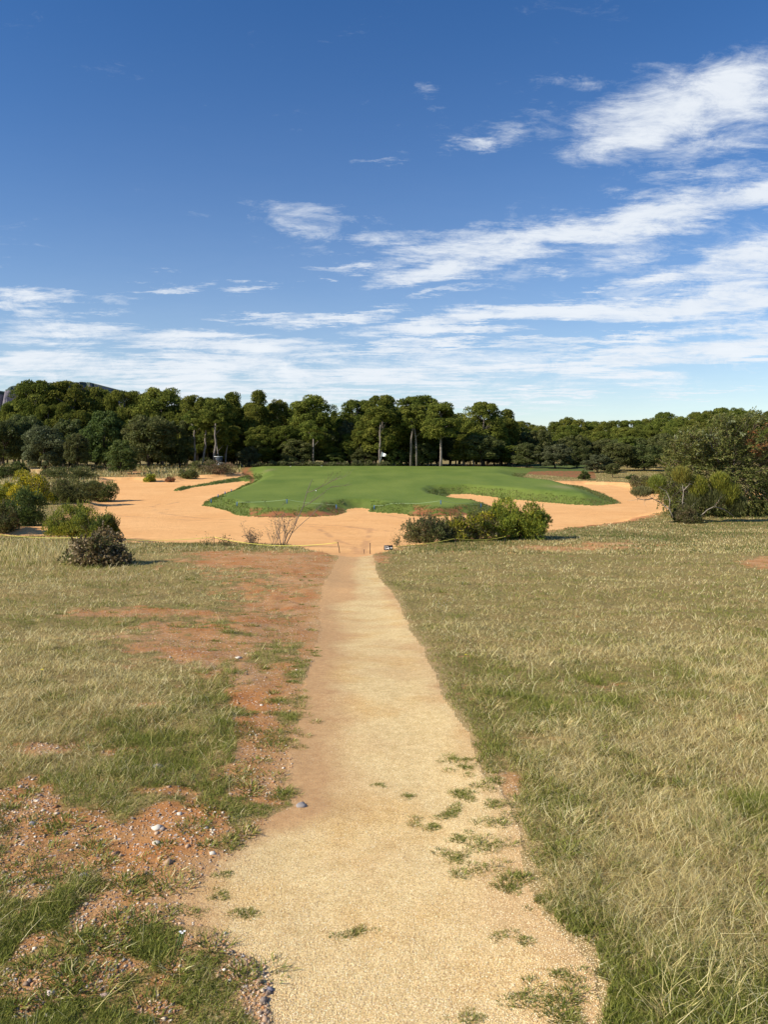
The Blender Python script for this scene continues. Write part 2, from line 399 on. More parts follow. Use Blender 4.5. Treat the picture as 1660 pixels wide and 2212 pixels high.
# ------------------------------------------------------------------ the ground, split into its surfaces
us = np.concatenate([-np.geomspace(9, .66, 26)[:-1], np.arange(-.64, .6401, .00165), np.geomspace(.66, 9, 26)[1:]])
APEX = -3.0
rows = [-2.7, -2, -1, 0, .6, 1.1, 1.5]
y = 1.6
while y < 150:
    rows.append(y)
    dz = abs(-Bz(y))
    step = 1.75*y*y/(F*dz)             # about 1.75 photo units per row
    if y > 24: step = min(step, .32 if y < 128 else 1.5)
    y += max(step, .004)
rows += list(np.geomspace(151, 6000, 60))
rows = np.array(rows)
U, YY = np.meshgrid(us, rows)
XX = U*(YY-APEX)
Z = zones(XX, YY)
HH = height(XX, YY, Z)
g, st, s_, p_, f_, t_ = Z
nr, nc = XX.shape
V = np.stack([XX, YY, HH], -1).reshape(-1, 3)
id_ = np.arange(nr*nc).reshape(nr, nc)
Q = np.stack([id_[:-1, :-1], id_[:-1, 1:], id_[1:, 1:], id_[1:, :-1]], -1).reshape(-1, 4)
def fc(a): return (0.25*(a[:-1, :-1]+a[:-1, 1:]+a[1:, 1:]+a[1:, :-1])).ravel()
fg, fs, fp, ff, fst, ft = map(fc, (g, s_, p_, f_, st, t_))
cls = np.zeros(len(Q), int)
cls[ff > 0] = 4
cls[(fp > 0) | (ft > 0)] = 1
cls[fs > 0] = 2
cls[(fg > 0) | (fst > 0)] = 3
soil = soilmask(XX, YY)
soil = np.where(YY > 26, np.maximum(soil, sstep(-0.5, -.05, s_)*(s_ < 0)*.9), soil)
IX = CX+F*XX/np.maximum(YY, .5); IY = HY-F*Bz(YY)/np.maximum(YY, .5)
brown = np.zeros_like(XX)
left_edge = np.interp(IY, [1195, 1300, 1402, 1459, 1525, 1648, 1744, 1823, 1906, 2008, 2078, 2212], [735, 700, 676, 660, 651, 625, 633, 515, 440, 457, 541, 572])
right_edge = np.interp(IY, [1197, 1300, 1415, 1524, 1607, 1703, 1802, 1885, 1973, 2088, 2212], [802, 859, 922, 974, 1020, 1088, 1109, 1119, 1171, 1286, 1291])
tt = (IX-left_edge)/(right_edge-left_edge+1e-6)
brn = (fbm(XX, YY, .9, 4, 81)-.5)
brown = sstep(0.50, 0.08, tt+brn*.7)*sstep(1850, 1600, IY)+sstep(0.16, -.02, tt+brn*.5)*.8+sstep(.86, 1.04, tt+brn*.5)*.6
brown += .75*sstep(1330, 1250, IY+brn*80)*sstep(.75, .2, tt) + .8*sstep(1245, 1200, IY+brn*50)*(1-.6*sstep(.35, .6, tt))
brown += .35*sstep(.52, .75, fbm(XX, YY, .5, 4, 82))
brown = np.clip(brown, 0, 1)*(1-sstep(24.5, 27, YY)*0.6)
# tracks raked into the sand
def near_line(pts, w):
    P = poly_w(pts); d = np.full(XX.shape, 1e9)
    for a, b in zip(P[:-1], P[1:]):
        e = b-a; t = np.clip(((XX-a[0])*e[0]+(YY-a[1])*e[1])/(e@e), 0, 1)
        d = np.minimum(d, np.hypot(XX-a[0]-t*e[0], YY-a[1]-t*e[1]))
    return sstep(w, w*.3, d+(fbm(XX, YY, .5, 3, 90)-.5)*w)
track = np.zeros_like(XX)
for L in ([(345,1081),(330,1086),(335,1094),(350,1100),(420,1107),(500,1112),(570,1118)],[(325,1086),(360,1092),(362,1098),(345,1100)],[(360,1082),(390,1077),(402,1078)],
          [(600,1118),(680,1121),(760,1125),(830,1133),(900,1137)],[(560,1120),(640,1123),(700,1127)],[(740,1124),(800,1131),(880,1134)],[(1040,1106),(960,1112),(880,1110),(830,1103)],[(240,1104),(340,1108),(430,1113)],
          [(1409,1113),(1340,1122),(1266,1126)],[(690,1130),(760,1170),(775,1195)],[(800,1128),(790,1160),(785,1195)]):
    track = np.maximum(track, near_line(L, .22))
track = track*(fbm(XX, YY, 1.2, 3, 91) > .42)*.9
track = np.maximum(track, .5*sstep(1188, 1199, IY)*(YY < 28))
red = sstep(.9, .1, np.abs(s_)+brn*.8)*sstep(1150, 1190, IX)*sstep(1500, 1300, IX)*(IY > 1110)*.95
redbelt = ((IX > 1090) & (IX < 1290) & (IY < 1041) & (IY > 1018)).astype(float)
red = np.maximum(red, redbelt*sstep(1041, 1036, IY+brn*3))
vat = dict(soil=soil, brown=brown, track=track, redsoil=red, tan=np.clip(sstep(-.22, 0.02, p_+brn*.3)*.35*(YY < 26)+0, 0, 1),
    rough=sstep(2.6, .6, g+brn*1.2)*(YY > 40), drypatch=(np.exp(-(((IX-1325)/26)**2+((IY-1052)/9)**2))*0))
rg = np.zeros_like(XX)
rg = np.maximum(rg, sstep(1.0, .35, np.abs(g-.45)+(fbm(XX, YY, 1.1, 3, 200)-.5)*2.2)*(((IX > 540) & (IX < 745)) | ((IX+brn*60 > 880) & (IX+brn*60 < 1010)))*(IY > 1092))
rg = np.maximum(rg, sstep(1.0, .3, np.abs(g-.6))*(IX > 505)*(IX < 548)*(IY < 1045))
gd = np.exp(-(((XX-(1222-830)/F*72)/1.2)**2+((YY-73)/3.0)**2))*.8 + np.exp(-(((XX-(582-830)/F*104)/.7)**2+((YY-104)/3.0)**2))*.7
def surf(name, k, mat, extra=None):
    m_ = cls == k; q = Q[m_]; uq, inv = np.unique(q, return_inverse=True)
    va = {a: b.ravel()[uq] for a, b in vat.items()}
    if extra: va.update({a: b.ravel()[uq] for a, b in extra.items()})
    me = mesh_np(name, V[uq], inv.reshape(-1, 4), None, [mat], None, True, va)
    return tag(mobj(name, me), kind='structure')
surf('ground', 0, M['ground'])
surf('path', 1, M['path'])
surf('sand_bunker', 2, M['sand'])
surf('putting_green', 3, M['green'], dict(redsoil=rg, drypatch=gd))
surf('fairway', 4, M['fair'])

# ------------------------------------------------------------------ grass (one uncountable mass)
def grass_blades(n, ylo, yhi, xlo=-420, xhi=2080):
    """bases spread over the near field, thinning with distance"""
    ys = ylo+(yhi-ylo)*RNG.random(n); xs = xlo+(xhi-xlo)*RNG.random(n)
    X, Y = i2w(xs, ys)
    return X, Y
def blades(X, Y, h, w, lean, col, bend=.5, az=None):
    n = len(X); z = height(X, Y)-.004
    az = RNG.random(n)*2*math.pi if az is None else az
    dx = np.cos(az); dy = np.sin(az)
    wa = RNG.random(n)*math.pi; sx = np.cos(wa)*w/2; sy = np.sin(wa)*w/2
    sl = np.sin(lean); cl = np.cos(lean)
    kk = RNG.normal(0, .9, n)
    mx = X+np.cos(az+kk)*h*.42*sl; my = Y+np.sin(az+kk)*h*.42*sl; mz = z+h*.5*(cl*.55+.40)
    tx = X+dx*h*sl; ty = Y+dy*h*sl; tz = z+h*np.maximum(cl, .08)
    Vb = np.stack([np.stack([X-sx, Y-sy, z], 1), np.stack([X+sx, Y+sy, z], 1), np.stack([mx+sx*.8, my+sy*.8, mz], 1),
                   np.stack([mx-sx*.8, my-sy*.8, mz], 1), np.stack([tx, ty, tz], 1)], 1).reshape(-1, 3)
    b = np.arange(n)[:, None]*5
    return Vb, b+np.array([[0, 1, 2, 3]]), b+np.array([[3, 2, 4]]), col
def build_blades(name, parts, mat, **kw):
    Vs = []; Qs = []; Ts = []; C = []; o = 0
    for Vb, q, t, c in parts:
        Vs.append(Vb); Qs.append(q+o); Ts.append(t+o); C.append(c); o += len(Vb)
    c = np.vstack(C)
    me = mesh_np(name, np.vstack(Vs), np.vstack(Qs), np.vstack(Ts), [mat], np.vstack([c, c]))
    return tag(mobj(name, me), **kw)

GREENC = np.array([(.20, .225, .040), (.26, .28, .052), (.135, .16, .03), (.35, .345, .085)])
DRYC = np.array([(.74, .63, .28), (.58, .48, .20), (.88, .79, .45), (.43, .33, .14), (.64, .48, .22)])
parts = []
N = 900000
X, Y = grass_blades(N, 1172, 2300)
gg, sst, ss, pp, ff_, tt_ = zones(X, Y)
sm = soilmask(X, Y)
tuft = fbm(X, Y, .16, 3, 101)
sparse = fbm(X, Y, .45, 3, 102)
edge = pp
prob = np.where(tuft > .40+.25*sm+.0*sparse, 1.0, .34)*(1-sm)**.8
eg = -.03-.10*fbm(X, Y, .11, 3, 145)+.05
prob = np.where(edge > eg, 0, prob)
# tufts that live in the soil and on the path's borders
mm = splat(SOIL, X, Y)
islands = (fbm(X, Y*0.8, .30, 4, 140) > .57)
prob = np.maximum(prob, (sm > .3)*(islands)*(tuft > .42)*(edge < -.02)*.9)
keep = (RNG.random(N) < prob) & ~((ss > -0.05) & (Y > 24))
X = X[keep]; Y = Y[keep]; n = len(X); pe = pp[keep]; smk = sm[keep]; isl = islands[keep]
gr = splat(GREENP, X, Y); dr = splat(DRYP, X, Y)
wet = fbm(X, Y, 1.1, 4, 120)
wet2 = fbm(X, Y, .28, 3, 121)
pg = .46+(wet-.5)*1.9+(wet2-.5)*1.1+gr*.38-dr*.30+sstep(-.45, -.05, pe)*(X > 0)*.12+sstep(.15, .5, smk)*.4+splat(LUSH, X, Y)*.5*(Y < 4.2)
pg = np.clip(pg, .06, .97)
isg = RNG.random(n) < pg
px = Y/769.0
hgt = np.where(isg, .026+.040*RNG.random(n), .030+.075*RNG.random(n)**1.8)
lean = np.where(isg, .25+1.1*RNG.random(n), .55+.95*RNG.random(n))
tall = splat([(60,1196,120,30,1.0),(150,1235,130,26,.4),(1570,1440,90,60,.25)], X, Y)
bl_ = splat([(250,2080,420,170,1.0),(250,1850,420,120,.8)], X, Y)
isg = isg | (RNG.random(n) < bl_*.75); hgt = hgt*(1-.42*bl_); lean = np.where(bl_ > .4, np.maximum(lean, .5), lean)
hgt = hgt*(.35+1.3*fbm(X, Y, .28, 3, 130))*(1+2.6*tall)*(1-.45*sstep(.1, .4, smk))*(1+sstep(8, 20, Y)*.35)
hgt = hgt*(1-.35*sstep(1900, 1500, CX+F*X/Y)*sstep(-.3, 0, pe))
wd = np.maximum(np.where(isg, .0028, .0014)*(0.7+.6*RNG.random(n)), .38*px)
lean = np.where(tall > .4, lean*.45, lean)
col = np.where(isg[:, None], GREENC[RNG.integers(0, 4, n)], DRYC[RNG.integers(0, 5, n)])*(.62+.76*RNG.random((n, 1)))
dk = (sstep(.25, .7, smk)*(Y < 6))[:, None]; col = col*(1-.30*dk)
az = np.where(RNG.random(n) < .12, RNG.normal(.3, .9, n), RNG.random(n)*6.283)
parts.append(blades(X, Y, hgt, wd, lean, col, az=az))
# clustered tufts: lush clumps that break up the turf
def tufts(cx, cy, r, nb, h, green, wmul=1.0):
    k = len(cx); cxr = np.repeat(cx, nb); cyr = np.repeat(cy, nb); rr = np.repeat(r, nb)
    a = RNG.random(k*nb)*6.283; q = np.sqrt(RNG.random(k*nb))*rr
    X = cxr+np.cos(a)*q; Y = cyr+np.sin(a)*q*.9
    hh = np.repeat(h, nb)*(.6+.6*RNG.random(k*nb))
    gsel = RNG.random(k*nb) < np.repeat(green, nb)
    c = np.where(gsel[:, None], GREENC[RNG.integers(0, 4, k*nb)], DRYC[RNG.integers(0, 5, k*nb)])*(.75+.5*RNG.random((k*nb, 1)))
    w = np.maximum(.0045*wmul, .4*Y/769)
    return blades(X, Y, hh, w*np.ones(k*nb), .35+.8*(q/rr)+.2*RNG.random(k*nb), c, az=a+RNG.normal(0, .4, k*nb))
# small tufts standing on the path and along its ragged edge (photo positions)
tp = [(985,1638,26),(1000,1715,22),(1005,1725,20),(930,1782,22),(985,1748,18),(990,1805,30),(1045,1828,38),(1005,1880,36),(975,1850,26),(1095,1900,40),(1100,1918,24),(775,2015,26),(1120,2022,22),(1210,2105,32),(1140,2150,30),(1020,2190,34),(1200,2170,60),(1240,2190,50),
      (880,1718,14),(820,1694,10),(535,1970,24),(400,1968,26),(465,1930,20),(470,1890,16),(500,1830,26),(560,1755,26),(590,1720,30),(1060,1700,24),(1010,1660,22),
      (640,1435,22),(650,1450,20),(625,1470,20),(650,1505,24),(640,1540,34),(625,1575,34),(620,1600,30),(680,1408,16),(600,1510,20),(960,1758,18),(1075,1770,30),(1080,1740,24),(1180,1945,30)]
tp = [(a+random.gauss(0, r*.75), b+random.gauss(0, r*.28), r*random.uniform(.28, .75)) for a, b, r in tp for _ in range(8)]
tx_, ty_ = i2w([a[0] for a in tp], [a[1] for a in tp]); tr = np.array([a[2] for a in tp])/F*ty_
parts.append(tufts(tx_, ty_, tr, 60, np.clip(tr*.8, .012, .034), np.full(len(tp), .9), .65))
# scattered taller tufts in the field
k = 520; X, Y = grass_blades(k, 1190, 2260); z = zones(X, Y); ok = (z[3] < -.12) & (z[2] < -.3) & (soilmask(X, Y) < .6) & ~((X < 0) & (Y < 4.6))
X = X[ok]; Y = Y[ok]
parts.append(tufts(X, Y, .04+.10*RNG.random(len(X)), 70, .05+.05*RNG.random(len(X)), RNG.choice([.1, .2, .9, .95], len(X))))
# clumps on the bare soil
k = 520; X, Y = grass_blades(k, 1200, 2260, -300, 700); z = zones(X, Y); ok = (z[3] < .0) & (soilmask(X, Y) > .5)
X = X[ok]; Y = Y[ok]
parts.append(tufts(X, Y, .03+.07*RNG.random(len(X)), 60, .03+.03*RNG.random(len(X)), np.full(len(X), .85)))
# long dry stems, arching
k = 6500; X, Y = grass_blades(k, 1180, 2300); z = zones(X, Y); ok = (z[3] < -.15) & (z[2] < -.3) & (soilmask(X, Y) < .5) & ~((X < 0) & (Y < 4.2) & (RNG.random(k) < .85))
X = X[ok]; Y = Y[ok]; n = len(X)
parts.append(blades(X, Y, .09+.14*RNG.random(n), np.maximum(.0016, .34*Y/769), .6+.8*RNG.random(n), DRYC[RNG.integers(0, 3, n)]*(1.0+.35*RNG.random((n, 1))), az=RNG.normal(.5, 1.6, n)))
build_blades('dry_grass', parts, M['grass'], kind='stuff', label='matted dry and green grass covering the field on both sides of the path')

# mid-distance grass: beyond 25 m (right shoulder, bank rims, scrub ground behind the bunker)
parts = []
n0 = 170000
xs = -150+1960*RNG.random(n0); ys = 1006+190*RNG.random(n0); X, Y = i2w(xs, ys)
z = zones(X, Y); ok = (z[2] < -.05) & (z[0] < -.2) & (z[1] < 0) & (z[3] < 0) & (z[4] < 0) & (z[5] < 0)
ok &= RNG.random(n0) < (1-.8*soilmask(X, Y))
X = X[ok]; Y = Y[ok]; n = len(X); ix = CX+F*X/Y
scrub = (Y > 60) & (X < 0)
pgreen = np.clip(.5+(fbm(X, Y, 2.2, 3, 150)-.5)*2+splat(GREENP, X, Y)*.5-.25*scrub, .08, .95)
isg = RNG.random(n) < pgreen
h = np.where(scrub, .25+.5*RNG.random(n)**2*2*fbm(X, Y, 3, 3, 151), .05+.05*RNG.random(n))
h = h*np.where((Y > 100), 1.2, 1)
col = np.where(isg[:, None], np.array([(.12, .16, .035), (.10, .135, .035), (.17, .19, .05)])[RNG.integers(0, 3, n)], DRYC[RNG.integers(0, 5, n)]*.9)*(.75+.5*RNG.random((n, 1)))
parts.append(blades(X, Y, h, np.maximum(.01, .55*Y/769)*np.ones(n), .15+.6*RNG.random(n), col))
build_blades('meadow_grass', parts, M['grass'], kind='stuff', label='rough grass round the far sides of the sand bunker')
# rough fringe round the green's bank
parts = []
n0 = 260000
X = -30+70*RNG.random(n0); Y = 44+60*RNG.random(n0)**1.5; z = zones(X, Y)
G2 = z[0]; S2 = z[1]
ix = CX+F*X/Y; iy = HY-F*Bz(Y)/Y
ok = ((G2 > -.05) & (G2 < .9+1.1*fbm(X, Y, 1.0, 3, 160))) | ((S2 > 0) & (G2 < 0))
ok &= ~((ix > 744) & (ix < 802) & (iy > 1080))
ok &= ~((fbm(X, Y, .9, 3, 161) > .50) & (np.abs(G2-.45) < .4) & (((ix > 540) & (ix < 745)) | ((ix > 880) & (ix < 1010))))
X = X[ok]; Y = Y[ok]; G2 = G2[ok]; n = len(X)
brnn = fbm(X, Y, 1.3, 3, 163)+.45*((X > 6) & (G2 < 1.5))
col = np.where((RNG.random(n) < np.clip(brnn-.45, 0, .8))[:, None], np.array([(.20, .17, .07)]), np.array([(.115, .15, .028), (.14, .18, .036), (.095, .13, .026)])[RNG.integers(0, 3, n)])*(.7+.6*RNG.random((n, 1)))
parts.append(blades(X, Y, (.07+.09*RNG.random(n)), np.maximum(.01, .5*Y/769)*np.ones(n), .2+.8*RNG.random(n), col))
build_blades('bank_grass', parts, M['grass'], kind='stuff', label='longer dark grass fringing the bank of the green')

# ------------------------------------------------------------------ stones and grains
ICO_V = []; t_ = (1+5**.5)/2
ICO_V = np.array([(-1,t_,0),(1,t_,0),(-1,-t_,0),(1,-t_,0),(0,-1,t_),(0,1,t_),(0,-1,-t_),(0,1,-t_),(t_,0,-1),(t_,0,1),(-t_,0,-1),(-t_,0,1)], float); ICO_V /= np.linalg.norm(ICO_V[0])
ICO_T = np.array([(0,11,5),(0,5,1),(0,1,7),(0,7,10),(0,10,11),(1,5,9),(5,11,4),(11,10,2),(10,7,6),(7,1,8),(3,9,4),(3,4,2),(3,2,6),(3,6,8),(3,8,9),(4,9,5),(2,4,11),(6,2,10),(8,6,7),(9,8,1)])
OCT_V = np.array([(1,0,0),(-1,0,0),(0,1,0),(0,-1,0),(0,0,1),(0,0,-1)], float)
OCT_T = np.array([(0,2,4),(2,1,4),(1,3,4),(3,0,4),(2,0,5),(1,2,5),(3,1,5),(0,3,5)])
def pebbles(name, X, Y, size, cols, base_v, base_t, mat, sink=.25, **kw):
    n = len(X); z = height(X, Y)
    k = len(base_v)
    sc_ = size[:, None]*np.stack([.7+.6*RNG.random(n), .7+.6*RNG.random(n), .45+.35*RNG.random(n)], 1)
    a = RNG.random(n)*6.283; ca = np.cos(a)[:, None]; sa = np.sin(a)[:, None]
    Vp = base_v[None]*sc_[:, None]*(1+.22*RNG.normal(size=(n, k, 1)))
    x = Vp[..., 0]*ca-Vp[..., 1]*sa; y = Vp[..., 0]*sa+Vp[..., 1]*ca
    P = np.stack([x+X[:, None], y+Y[:, None], Vp[..., 2]+(z+sc_[:, 2]*(1-2*sink)*.5)[:, None]], -1).reshape(-1, 3)
    T = (base_t[None]+(np.arange(n)*k)[:, None, None]).reshape(-1, 3)
    me = mesh_np(name, P, None, T, [mat], np.repeat(cols, len(base_t), 0))
    return tag(mobj(name, me), **kw)
m, nt, out = new_mat('pebble_stone'); principled(nt, out, attr(nt, 'col', 'Color'), .85, bump(nt, noise(nt, pos_vec(nt), 200, 3), .3, .003), .2); M['stone'] = m
STC = np.array([(.50,.36,.24),(.38,.26,.17),(.33,.24,.17),(.25,.20,.165),(.58,.46,.33),(.70,.61,.48),(.44,.24,.13),(.38,.18,.08),(.46,.31,.20)])
n0 = 150000; X, Y = grass_blades(n0, 1195, 2300, -350, 820); mm = soilmask(X, Y); z = zones(X, Y)
dens = sstep(.40, .62, fbm(X, Y, .8, 3, 170))
ok = (mm > .5) & (z[3] < .03) & (RNG.random(n0) < (.35+.5*dens)*np.where(Y < 3.2, .6, 1)) & (z[2] < 0)
X = X[ok]; Y = Y[ok]; n = len(X)
sz = np.maximum(.0024+.0058*RNG.random(n)**3+.008*(RNG.random(n) > .985), .42*Y/769)
cc = STC[RNG.integers(0, 9, n)]*(.75+.5*RNG.random((n, 1)))
pebbles('gravel', X, Y, sz, cc, OCT_V, OCT_T, M['stone'], kind='stuff', label='loose pebbles and gravel on the bare red soil left of the path')
n0 = 190000; X, Y = grass_blades(n0, 1300, 2290, 250, 1400); z = zones(X, Y); ok = (z[3] > -.06-.08*RNG.random(n0))
X = X[ok]; Y = Y[ok]; n = len(X); sz = np.maximum(.0011+.0017*RNG.random(n), .26*Y/769)
GC = np.array([(.88,.72,.42),(.80,.60,.31),(.92,.80,.55),(.74,.52,.26),(.60,.41,.21),(.84,.66,.38),(.46,.32,.18)])
cc = GC[RNG.integers(0, 7, n)]*(.85+.3*RNG.random((n, 1)))
brp = np.clip(sstep(.45, -.05, ((CX+F*X/Y)-np.interp(HY-F*Bz(Y)/Y, [1195, 1402, 1525, 1648, 1744, 1823, 1906, 2008, 2078, 2212], [735, 676, 651, 625, 633, 515, 440, 457, 541, 572]))/350+(fbm(X, Y, .9, 4, 81)-.5)*.9), 0, 1)[:, None]
cc = cc*(1-.7*brp)+np.array([(.42,.24,.12)])*.7*brp
pebbles('path_grains', X, Y, sz, np.clip(cc, 0, .95), OCT_V, OCT_T, M['stone'], kind='stuff', label='crushed yellow stone chips loose on the path')

# single stones one can pick out
def stone(px_, py_, wpx, hpx, col, label):
    X, Y = i2w(px_, py_); X = float(X); Y = float(Y); w = wpx/F*Y/2; h = max(hpx/F*Y*.5, w*.38)
    Vs = []; Ts = []
    sub = ICO_V.copy()
    # one subdivision for a rounder stone
    vs = [tuple(v) for v in sub]; tris = []
    cache = {}
    def mid(a, b):
        k = (min(a, b), max(a, b))
        if k not in cache:
            v = (np.array(vs[a])+np.array(vs[b]))/2; v /= np.linalg.norm(v); vs.append(tuple(v)); cache[k] = len(vs)-1
        return cache[k]
    for a, b, c in ICO_T:
        ab, bc, ca = mid(a, b), mid(b, c), mid(c, a); tris += [(a, ab, ca), (b, bc, ab), (c, ca, bc), (ab, bc, ca)]
    P = np.array(vs)*(1+.14*RNG.normal(size=(len(vs), 1)))*np.array([w, w*.8, h])
    mb = MB(); mb.add(P, None, np.array(tris), tc=col)
    o = mb.build('stone', [M['stone']]); o.location = (X, Y, gz(X, Y)+h*.15)
    return tag(o, label, 'stone', 'stones lying on the bare ground')
WH = (.64, .58, .48); GY = (.26, .24, .24)
stone(515, 1421, 15, 7, WH, 'white stone on the gravel patch left of the mid path')
stone(340, 1790, 24, 12, WH, 'large flat white stone on red soil beside a grass tuft')
stone(339, 1822, 20, 10, WH, 'rounded white stone just below the flat white one')
stone(459, 1846, 14, 9, WH, 'small white stone nearest the pale path edge')
stone(388, 1763, 12, 9, WH, 'white pebble above and right of the flat white stone')
stone(107, 2143, 20, 12, (.66, .56, .48), 'pinkish white stone near the bottom left grass')
stone(102, 2186, 18, 10, (.72, .66, .58), 'pale stone half in grass at the bottom left')
stone(342, 1653, 24, 13, GY, 'grey stone at the lower edge of the left grass')
stone(227, 2145, 22, 11, (.42, .31, .25), 'flat brown stone between tufts at the bottom left')
stone(70, 1781, 14, 10, GY, 'grey pebble at the far left of the gravel')
stone(650, 1742, 26, 9, (.30, .27, .25), 'thin grey stone at the corner of the path')
stone(582, 2135, 20, 10, (.24, .22, .25), 'dark blue grey stone on the left path edge')
stone(565, 1520, 8, 5, WH, 'tiny white stone on the soil strip beside the path')
stone(180, 1885, 22, 12, (.27, .24, .23), 'dark flat stone in the middle of the gravel')

# ------------------------------------------------------------------ trees
def grow_blobs(n, prof, W, z0, z1, rmin, rmax, rs):
    """blob centres filling an envelope whose radius at height t is prof(t)*W"""
    out = []
    for _ in range(n):
        t = rs.random(); r = prof(t)*W*(.35+.65*rs.random()**.5)*(1.22 if rs.random() < .12 else 1); a = rs.random()*6.283
        b = rmin+(rmax-rmin)*rs.random()
        out.append((math.cos(a)*r, math.sin(a)*r, z0+(z1-z0)*t, b))
    return np.array(out)
def crown_mesh(name, blobs, per, L, W, cols, mat, flat=.75, outw=1.0, upw=.35, rnd=.9, up_n=False):
    mb = MB(); k = len(blobs); idx = np.repeat(np.arange(k), per)
    u = runit(k*per); u[:, 2] = np.where(u[:, 2] < -.35, -u[:, 2], u[:, 2])
    rr = blobs[idx, 3][:, None]*(.72+.34*RNG.random((k*per, 1)))
    P = blobs[idx, :3]+u*rr*np.array([1, 1, flat])
    D = u*outw+np.array([0, 0, upw])+RNG.normal(size=(k*per, 3))*rnd
    bc = RNG.integers(0, len(cols), k)
    C = np.array(cols)[np.where(RNG.random(k*per) < .6, bc[idx], RNG.integers(0, len(cols), k*per))]*(.75+.5*RNG.random((k*per, 1)))
    n = k*per
    # leaf faces lie roughly across the clump's surface so light models the clump
    D = D-0.55*(np.sum(D*u, 1)[:, None])*u
    S = np.cross(D, u+RNG.normal(size=(n, 3))*.55)
    S /= np.linalg.norm(S, axis=1)[:, None]+1e-9; D /= np.linalg.norm(D, axis=1)[:, None]+1e-9
    Ls = (L*(.6+.8*RNG.random(n)))[:, None]; Ws = (W*(.6+.8*RNG.random(n)))[:, None]
    Vv = np.stack([P-D*Ls*.5, P+S*Ws*.5, P+D*Ls*.5, P-S*Ws*.5], 1).reshape(-1, 3)
    mb.add(Vv, np.arange(n*4).reshape(n, 4), qc=C)
    return mb.mesh(name, [mat])
def trunk_mesh(name, H, r, blobs, rs, lean=0, mat=None, nl=9, z_from=.45, wob=.12, clear=0):
    mb = MB(); n = 9
    pts = [(lean*(i/(n-1))+wob*math.sin(i*1.7+rs.random()*2)*(i > 0), wob*math.cos(i*1.3+rs.random())*(i > 0), H*i/(n-1)-(.3 if i == 0 else 0)) for i in range(n)]
    mb.tube(pts, [r*(1.25 if i == 0 else 1-.75*i/(n-1)) for i in range(n)], 8)
    pts = np.array(pts)
    for b in blobs[rs.permutation(len(blobs))[:nl]]:
        zz = max(b[2]-np.hypot(b[0], b[1])*.7, H*z_from); zz = min(zz, H*.97)
        p0 = np.array([np.interp(zz, pts[:, 2], pts[:, 0]), np.interp(zz, pts[:, 2], pts[:, 1]), zz])
        p1 = b[:3]; mid = (p0+p1)/2+np.array([0, 0, .15])
        mb.tube([p0, mid, p1], [r*.38, r*.25, r*.1], 5)
    return mb.mesh(name, [mat or M['bark']], True)

PINE_C = [(.150, .168, .032), (.18, .195, .038), (.12, .142, .028), (.215, .22, .046), (.095, .12, .026)]
OAK_C = [(.105, .125, .036), (.125, .14, .044), (.085, .10, .03), (.15, .155, .055)]
GOAK_C = [(.105, .145, .036), (.14, .175, .042), (.085, .12, .032)]
GREY_C = [(.115, .125, .058), (.095, .11, .048), (.14, .15, .072)]
YEL_C = [(.15, .18, .03), (.18, .20, .04), (.12, .16, .03)]
protos = {}
def proto_pine(kind, seed):
    rs = np.random.default_rng(seed)
    # unit tree: height 10, envelope half width 1 -> scaled later
    if kind == 'round':  prof = lambda t: (1-(2*t-0.75)**2*.45)**.5 if t < .8 else max(.05, (1-((t-.8)/.22)**2))**.5*.86; z0, z1, W, nb = 2.0, 9.2, 2.6, 110
    elif kind == 'umbrella': prof = lambda t: max(.1, math.sqrt(max(0, 1-(max(t-.25, 0)/.8)**2)))*(.75+t*.5 if t < .4 else .95); z0, z1, W, nb = 4.4, 9.2, 2.5, 85
    elif kind == 'cone':  prof = lambda t: max(.1, 1-t**1.4*.85)*(.8+.2*math.sin(t*17+seed)); z0, z1, W, nb = 1.8, 9.3, 2.5, 110
    else:  prof = lambda t: max(.12, math.sin(.35+t*2.5))**.7; z0, z1, W, nb = 1.8, 9.2, 3.3, 130
    bl = grow_blobs(nb, prof, W, z0, z1, .5, 1.1, rs)
    # wide uneven gaps: drop blobs in a few wedges
    a = np.arctan2(bl[:, 1], bl[:, 0]); gap = (np.sin(a*3+bl[:, 2]*1.3+seed) > .93) & (bl[:, 2] < z1-1.5)
    bl = bl[~gap]
    cm = crown_mesh('pine_crown', bl, 230, .30, .12, PINE_C, M['pine'], .80, 1.0, .55, .8)
    tm = trunk_mesh('pine_trunk', 8.6, .20, bl, rs, (0 if kind == 'umbrella' else rs.normal()*.35), None, 16, .5, .03 if kind == 'umbrella' else .12)
    return cm, tm
def proto_oak(seed, cols, z0=.9, W=3.3, leaf=.19, nb=120, trunk=True):
    rs = np.random.default_rng(seed)
    prof = lambda t: max(.15, math.sin(.55+t*2.3))**.6*(.88+.12*math.sin(t*11+seed))
    bl = grow_blobs(nb, prof, W, z0, 6.5-.5, .45, .9, rs)
    cm = crown_mesh('oak_crown', bl, 150, leaf*1.25, leaf*.8, cols, M['leaf'], .85, 1.0, .1, 1.0)
    tm = trunk_mesh('oak_trunk', 5.0, .17, bl, rs, rs.normal()*.2, M['darkbark'], 12, .2, .15)
    return cm, tm
for i, kd in enumerate(('round', 'broad', 'cone', 'umbrella', 'broad', 'round', 'cone')):
    protos['pine%d' % i] = (proto_pine(kd, 11+i*5), 10.0, 5.8 if kd in ('round', 'cone') else (5.9 if kd == 'umbrella' else 7.4))
for i, (cs, z0) in enumerate(((OAK_C, .9), (OAK_C, 1.7), (GOAK_C, .8), (GREY_C, .8), (YEL_C, .8), (OAK_C, .5))):
    protos['oak%d' % i] = (proto_oak(100+i*7, cs, z0), 6.7, 7.2)
